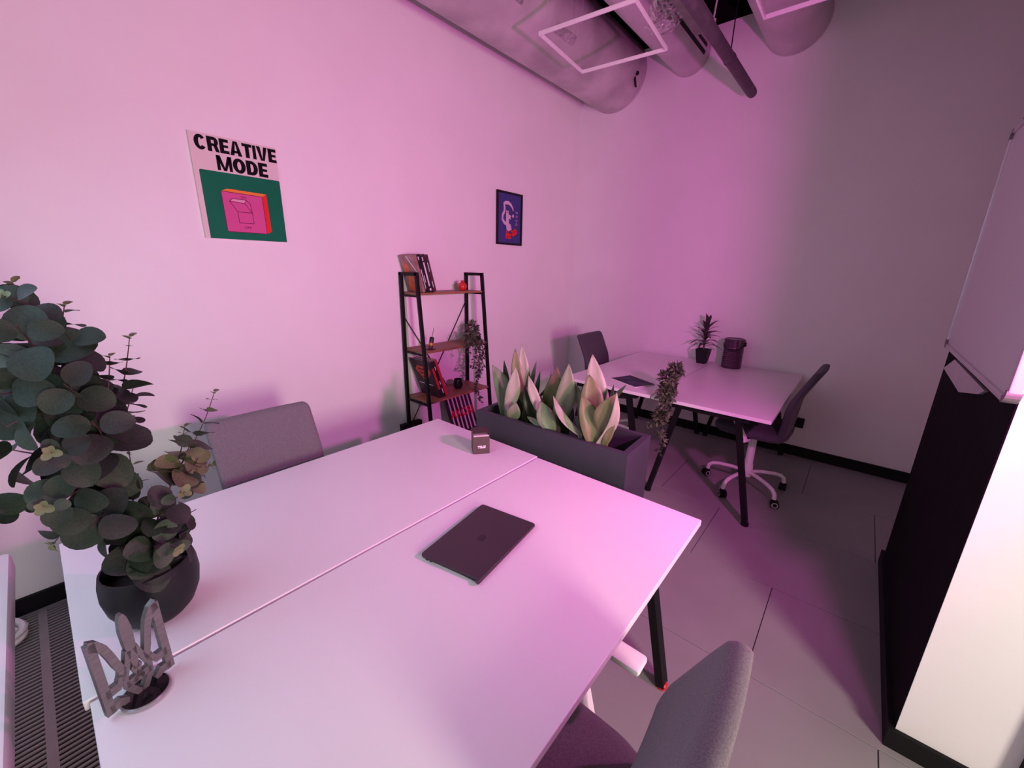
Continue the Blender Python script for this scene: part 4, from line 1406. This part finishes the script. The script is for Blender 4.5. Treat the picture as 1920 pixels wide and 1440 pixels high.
def leaf_mesh(kind):
    """unit leaf along +x: length 1, slight cup, fold along the midrib"""
    N = 9
    asp = (0.46, 0.42, 0.22)[kind]
    vs, fs = [], []
    for i in range(N + 1):
        u = i / N
        x = 0.06 + 0.94 * (0.5 - 0.5 * math.cos(PI * u))
        k_ = (x - 0.06) / 0.94
        w_ = asp * math.sqrt(max(0.0, 1 - (2 * k_ - 1) ** 2)) * (1.06 - 0.14 * k_) if kind < 2 else asp * math.sin(PI * k_ ** 0.8) ** 0.9
        z = 0.05 * math.sin(PI * k_) - 0.10 * k_ * k_
        for a in (-1, -0.55, 0, 0.55, 1):
            vs.append((x, a * w_, z + 0.10 * abs(a) * w_ + 0.10 * a * a * w_))
    vs.append((0, 0, 0))
    for i in range(N):
        for j in range(4):
            a = i * 5 + j
            fs.append((a, a + 1, a + 6, a + 5))
    fs.append((len(vs) - 1, 1, 2))
    fs.append((len(vs) - 1, 2, 3))
    return vs, fs


leaf_lib = {}
for kd in range(3):
    for mi in range(4):
        vs, fs = leaf_mesh(kd)
        me = bpy.data.meshes.new('leaf')
        me.from_pydata(vs, [], fs)
        me.materials.append(EUC[mi])
        me.polygons.foreach_set('use_smooth', [True] * len(me.polygons))
        leaf_lib[(kd, mi)] = me
nleaf = [0]


def place_leaf(p, outward, normal, size, kd, mi):
    x = outward.normalized()
    zz = (normal - x * normal.dot(x)).normalized()
    y = zz.cross(x)
    o = bpy.data.objects.new('leaf', leaf_lib[(kd, mi)])
    C.link(o)
    o.parent = t
    M = Matrix((x * size, y * size, zz * size)).transposed().to_4x4()
    M.translation = p - PC
    o.matrix_local = M
    nleaf[0] += 1


def polyline(pts, u):
    segs = [(b_ - a).length for a, b_ in zip(pts[:-1], pts[1:])]
    tot = sum(segs)
    s_ = u * tot
    for i, L in enumerate(segs):
        if s_ <= L or i == len(segs) - 1:
            f_ = min(1, s_ / L)
            return pts[i].lerp(pts[i + 1], f_), (pts[i + 1] - pts[i]).normalized()
        s_ -= L


def smoothline(pts, n=14):
    out = []
    P = [pts[0]] + pts + [pts[-1]]
    for i in range(1, len(P) - 2):
        for k in range(n // (len(pts) - 1) + 1):
            u = k / (n // (len(pts) - 1) + 1)
            a, b_, c, d = P[i - 1], P[i], P[i + 1], P[i + 2]
            out.append(0.5 * ((2 * b_) + (c - a) * u + (2 * a - 5 * b_ + 4 * c - d) * u * u + (3 * b_ - a - 3 * c + d) * u ** 3))
    out.append(pts[-1])
    return out


XP = -1.142
rnd = random.Random(21)


def sprig(pts, r0, r1, nodes, mats, start=0.0, tip=True, stem_r=0.0016, lance=False):
    P = smoothline([at_x(px, py, XP + d) for px, py, d in pts])
    MB().tube(P, [stem_r * (1.25 - 0.75 * i / (len(P) - 1)) for i in range(len(P))], 6).build('twig', STEM, t, smooth=True)
    roll_ = rnd.uniform(0, PI)
    for i in range(nodes):
        u = start + (1 - start) * (i + 0.35) / nodes
        p, ax = polyline(P, u)
        ref = ax.orthogonal().normalized()
        ref = Matrix.Rotation(roll_ + i * PI / 2 + rnd.uniform(-0.35, 0.35), 3, ax) @ ref
        r_ = (r0 + (r1 - r0) * (i / max(1, nodes - 1)) ** 1.3) * rnd.uniform(1.0, 1.24)
        for sg in (-1, 1):
            out = (ref * sg + ax * rnd.uniform(0.0, 0.55)).normalized()
            nrm = (ax - ref * sg * 0.3 + Vector((rnd.uniform(-.25, .25), rnd.uniform(-.25, .25), rnd.uniform(-.1, .3)))).normalized()
            kd = 2 if (lance or r_ < 0.012) else (0 if rnd.random() < 0.65 else 1)
            mi = mats[min(len(mats) - 1, int(len(mats) * rnd.random()))]
            if r_ < 0.011:
                mi = 3 if rnd.random() < 0.6 else 2
            place_leaf(p + out * 0.002, out, nrm, 2 * r_, kd, mi)
    if tip:
        p, ax = polyline(P, 1.0)
        ref = ax.orthogonal().normalized()
        for k in range(4):
            rf = Matrix.Rotation(k * PI / 2 + rnd.uniform(-.3, .3), 3, ax) @ ref
            place_leaf(p - ax * 0.004 * (k // 2), (rf + ax * (0.9 if k < 2 else 0.4)).normalized(), (ax - rf * 0.4).normalized(), rnd.uniform(0.011, 0.017), 1, 3)


tr_ = smoothline([at_x(px, py, XP + d) for px, py, d in ((268, 1075, 0.0), (252, 1000, 0), (232, 935, 0), (216, 895, 0), (192, 845, 0), (150, 770, 0.01), (100, 700, 0.01), (55, 640, 0))])
MB().tube(tr_, [0.0058 - 0.0035 * i / (len(tr_) - 1) for i in range(len(tr_))], 8).build('trunk', STEM, t, smooth=True)
DK, PL, GR = [0, 0, 1], [1, 1, 0], [2, 0, 2]
sprig([(150, 770, .01), (110, 700, .03), (75, 650, .02), (45, 590, 0), (24, 530, -.02)], .034, .008, 7, DK)
sprig([(110, 700, .02), (65, 650, .09), (30, 610, .16)], .035, .022, 4, [0, 2, 0], tip=False)
sprig([(100, 690, .0), (60, 640, -.02), (10, 620, -.03)], .034, .028, 4, DK, tip=False)
sprig([(110, 640, 0), (116, 605, 0), (121, 572, 0)], .022, .010, 3, DK)
sprig([(60, 600, 0), (50, 570, .03), (5, 555, .05)], .028, .016, 3, DK)
sprig([(180, 820, .02), (215, 770, .02), (234, 705, 0), (243, 632, 0)], .033, .006, 7, PL)
sprig([(170, 800, .03), (200, 740, .04), (206, 668, .03)], .031, .012, 5, PL)
sprig([(205, 850, 0), (232, 790, 0), (250, 725, 0)], .026, .018, 4, PL, tip=False)
sprig([(185, 850, .02), (190, 815, .08), (172, 790, .15)], .036, .022, 4, PL, tip=False)
sprig([(190, 855, 0), (140, 855, .08), (95, 848, .18)], .038, .012, 5, [0, 1, 2])
sprig([(200, 880, 0), (130, 930, .07), (82, 950, .15)], .036, .012, 5, [0, 2, 2])
sprig([(190, 900, 0), (130, 980, .03), (100, 1020, .05)], .030, .016, 4, GR)
sprig([(140, 860, 0), (60, 850, -.01), (5, 840, -.02)], .032, .026, 4, [0], tip=False)
sprig([(130, 890, 0), (60, 930, -.01), (22, 965, -.02)], .028, .022, 4, [0, 2], tip=False)
sprig([(110, 720, 0), (50, 730, .05), (0, 740, .09)], .036, .026, 5, DK, tip=False)
sprig([(130, 760, 0), (60, 780, .07), (10, 800, .09)], .036, .026, 4, [0, 0, 2], tip=False)
sprig([(140, 780, .0), (140, 740, .08), (120, 720, .15)], .035, .024, 4, DK, tip=False)
sprig([(90, 690, .02), (130, 650, .05), (125, 625, .08)], .030, .022, 3, DK, tip=False)
sprig([(268, 1070, .03), (296, 970, .02), (330, 890, 0), (362, 832, 0), (386, 782, -.02), (402, 735, -.03)], .030, .008, 8, [2, 3, 2], start=0.42)
sprig([(320, 905, 0), (355, 885, .03), (372, 858, .05)], .030, .020, 3, [3, 2], tip=False)
sprig([(325, 900, 0), (345, 860, .03), (360, 825, .06)], .026, .018, 3, [2, 3], tip=False)
sprig([(318, 910, 0), (338, 850, 0), (346, 800, 0)], .015, .008, 3, [3, 2], start=0.4, lance=True)
sprig([(330, 900, 0), (360, 890, .0), (398, 872, 0)], .014, .007, 3, [2, 3], start=0.35, lance=True)
sprig([(262, 1050, .02), (300, 965, .08), (345, 922, .17)], .037, .013, 5, [1, 2, 0])
sprig([(266, 1060, .02), (295, 1020, .09), (333, 1030, .17)], .038, .013, 5, [1, 2, 2])
sprig([(270, 1040, 0), (320, 985, .04), (368, 955, .06)], .031, .018, 4, [1, 2, 0], tip=False)
sprig([(262, 1045, .02), (290, 985, .06), (300, 960, .10)], .034, .026, 3, [0, 2], tip=False)
sprig([(268, 1065, .02), (300, 1030, .05), (360, 1010, .08)], .034, .024, 4, [2, 1], tip=False)
sprig([(246, 975, 0), (250, 910, 0), (241, 842, 0)], .013, .006, 4, [2, 3], start=0.45, lance=True)
sprig([(232, 935, 0), (195, 960, .06), (170, 990, .11)], .036, .026, 4, [0, 1], tip=False)
sprig([(240, 960, 0), (205, 1000, .02), (178, 1015, .03)], .033, .024, 3, [0], tip=False)
print('eucalyptus leaves', nleaf[0])
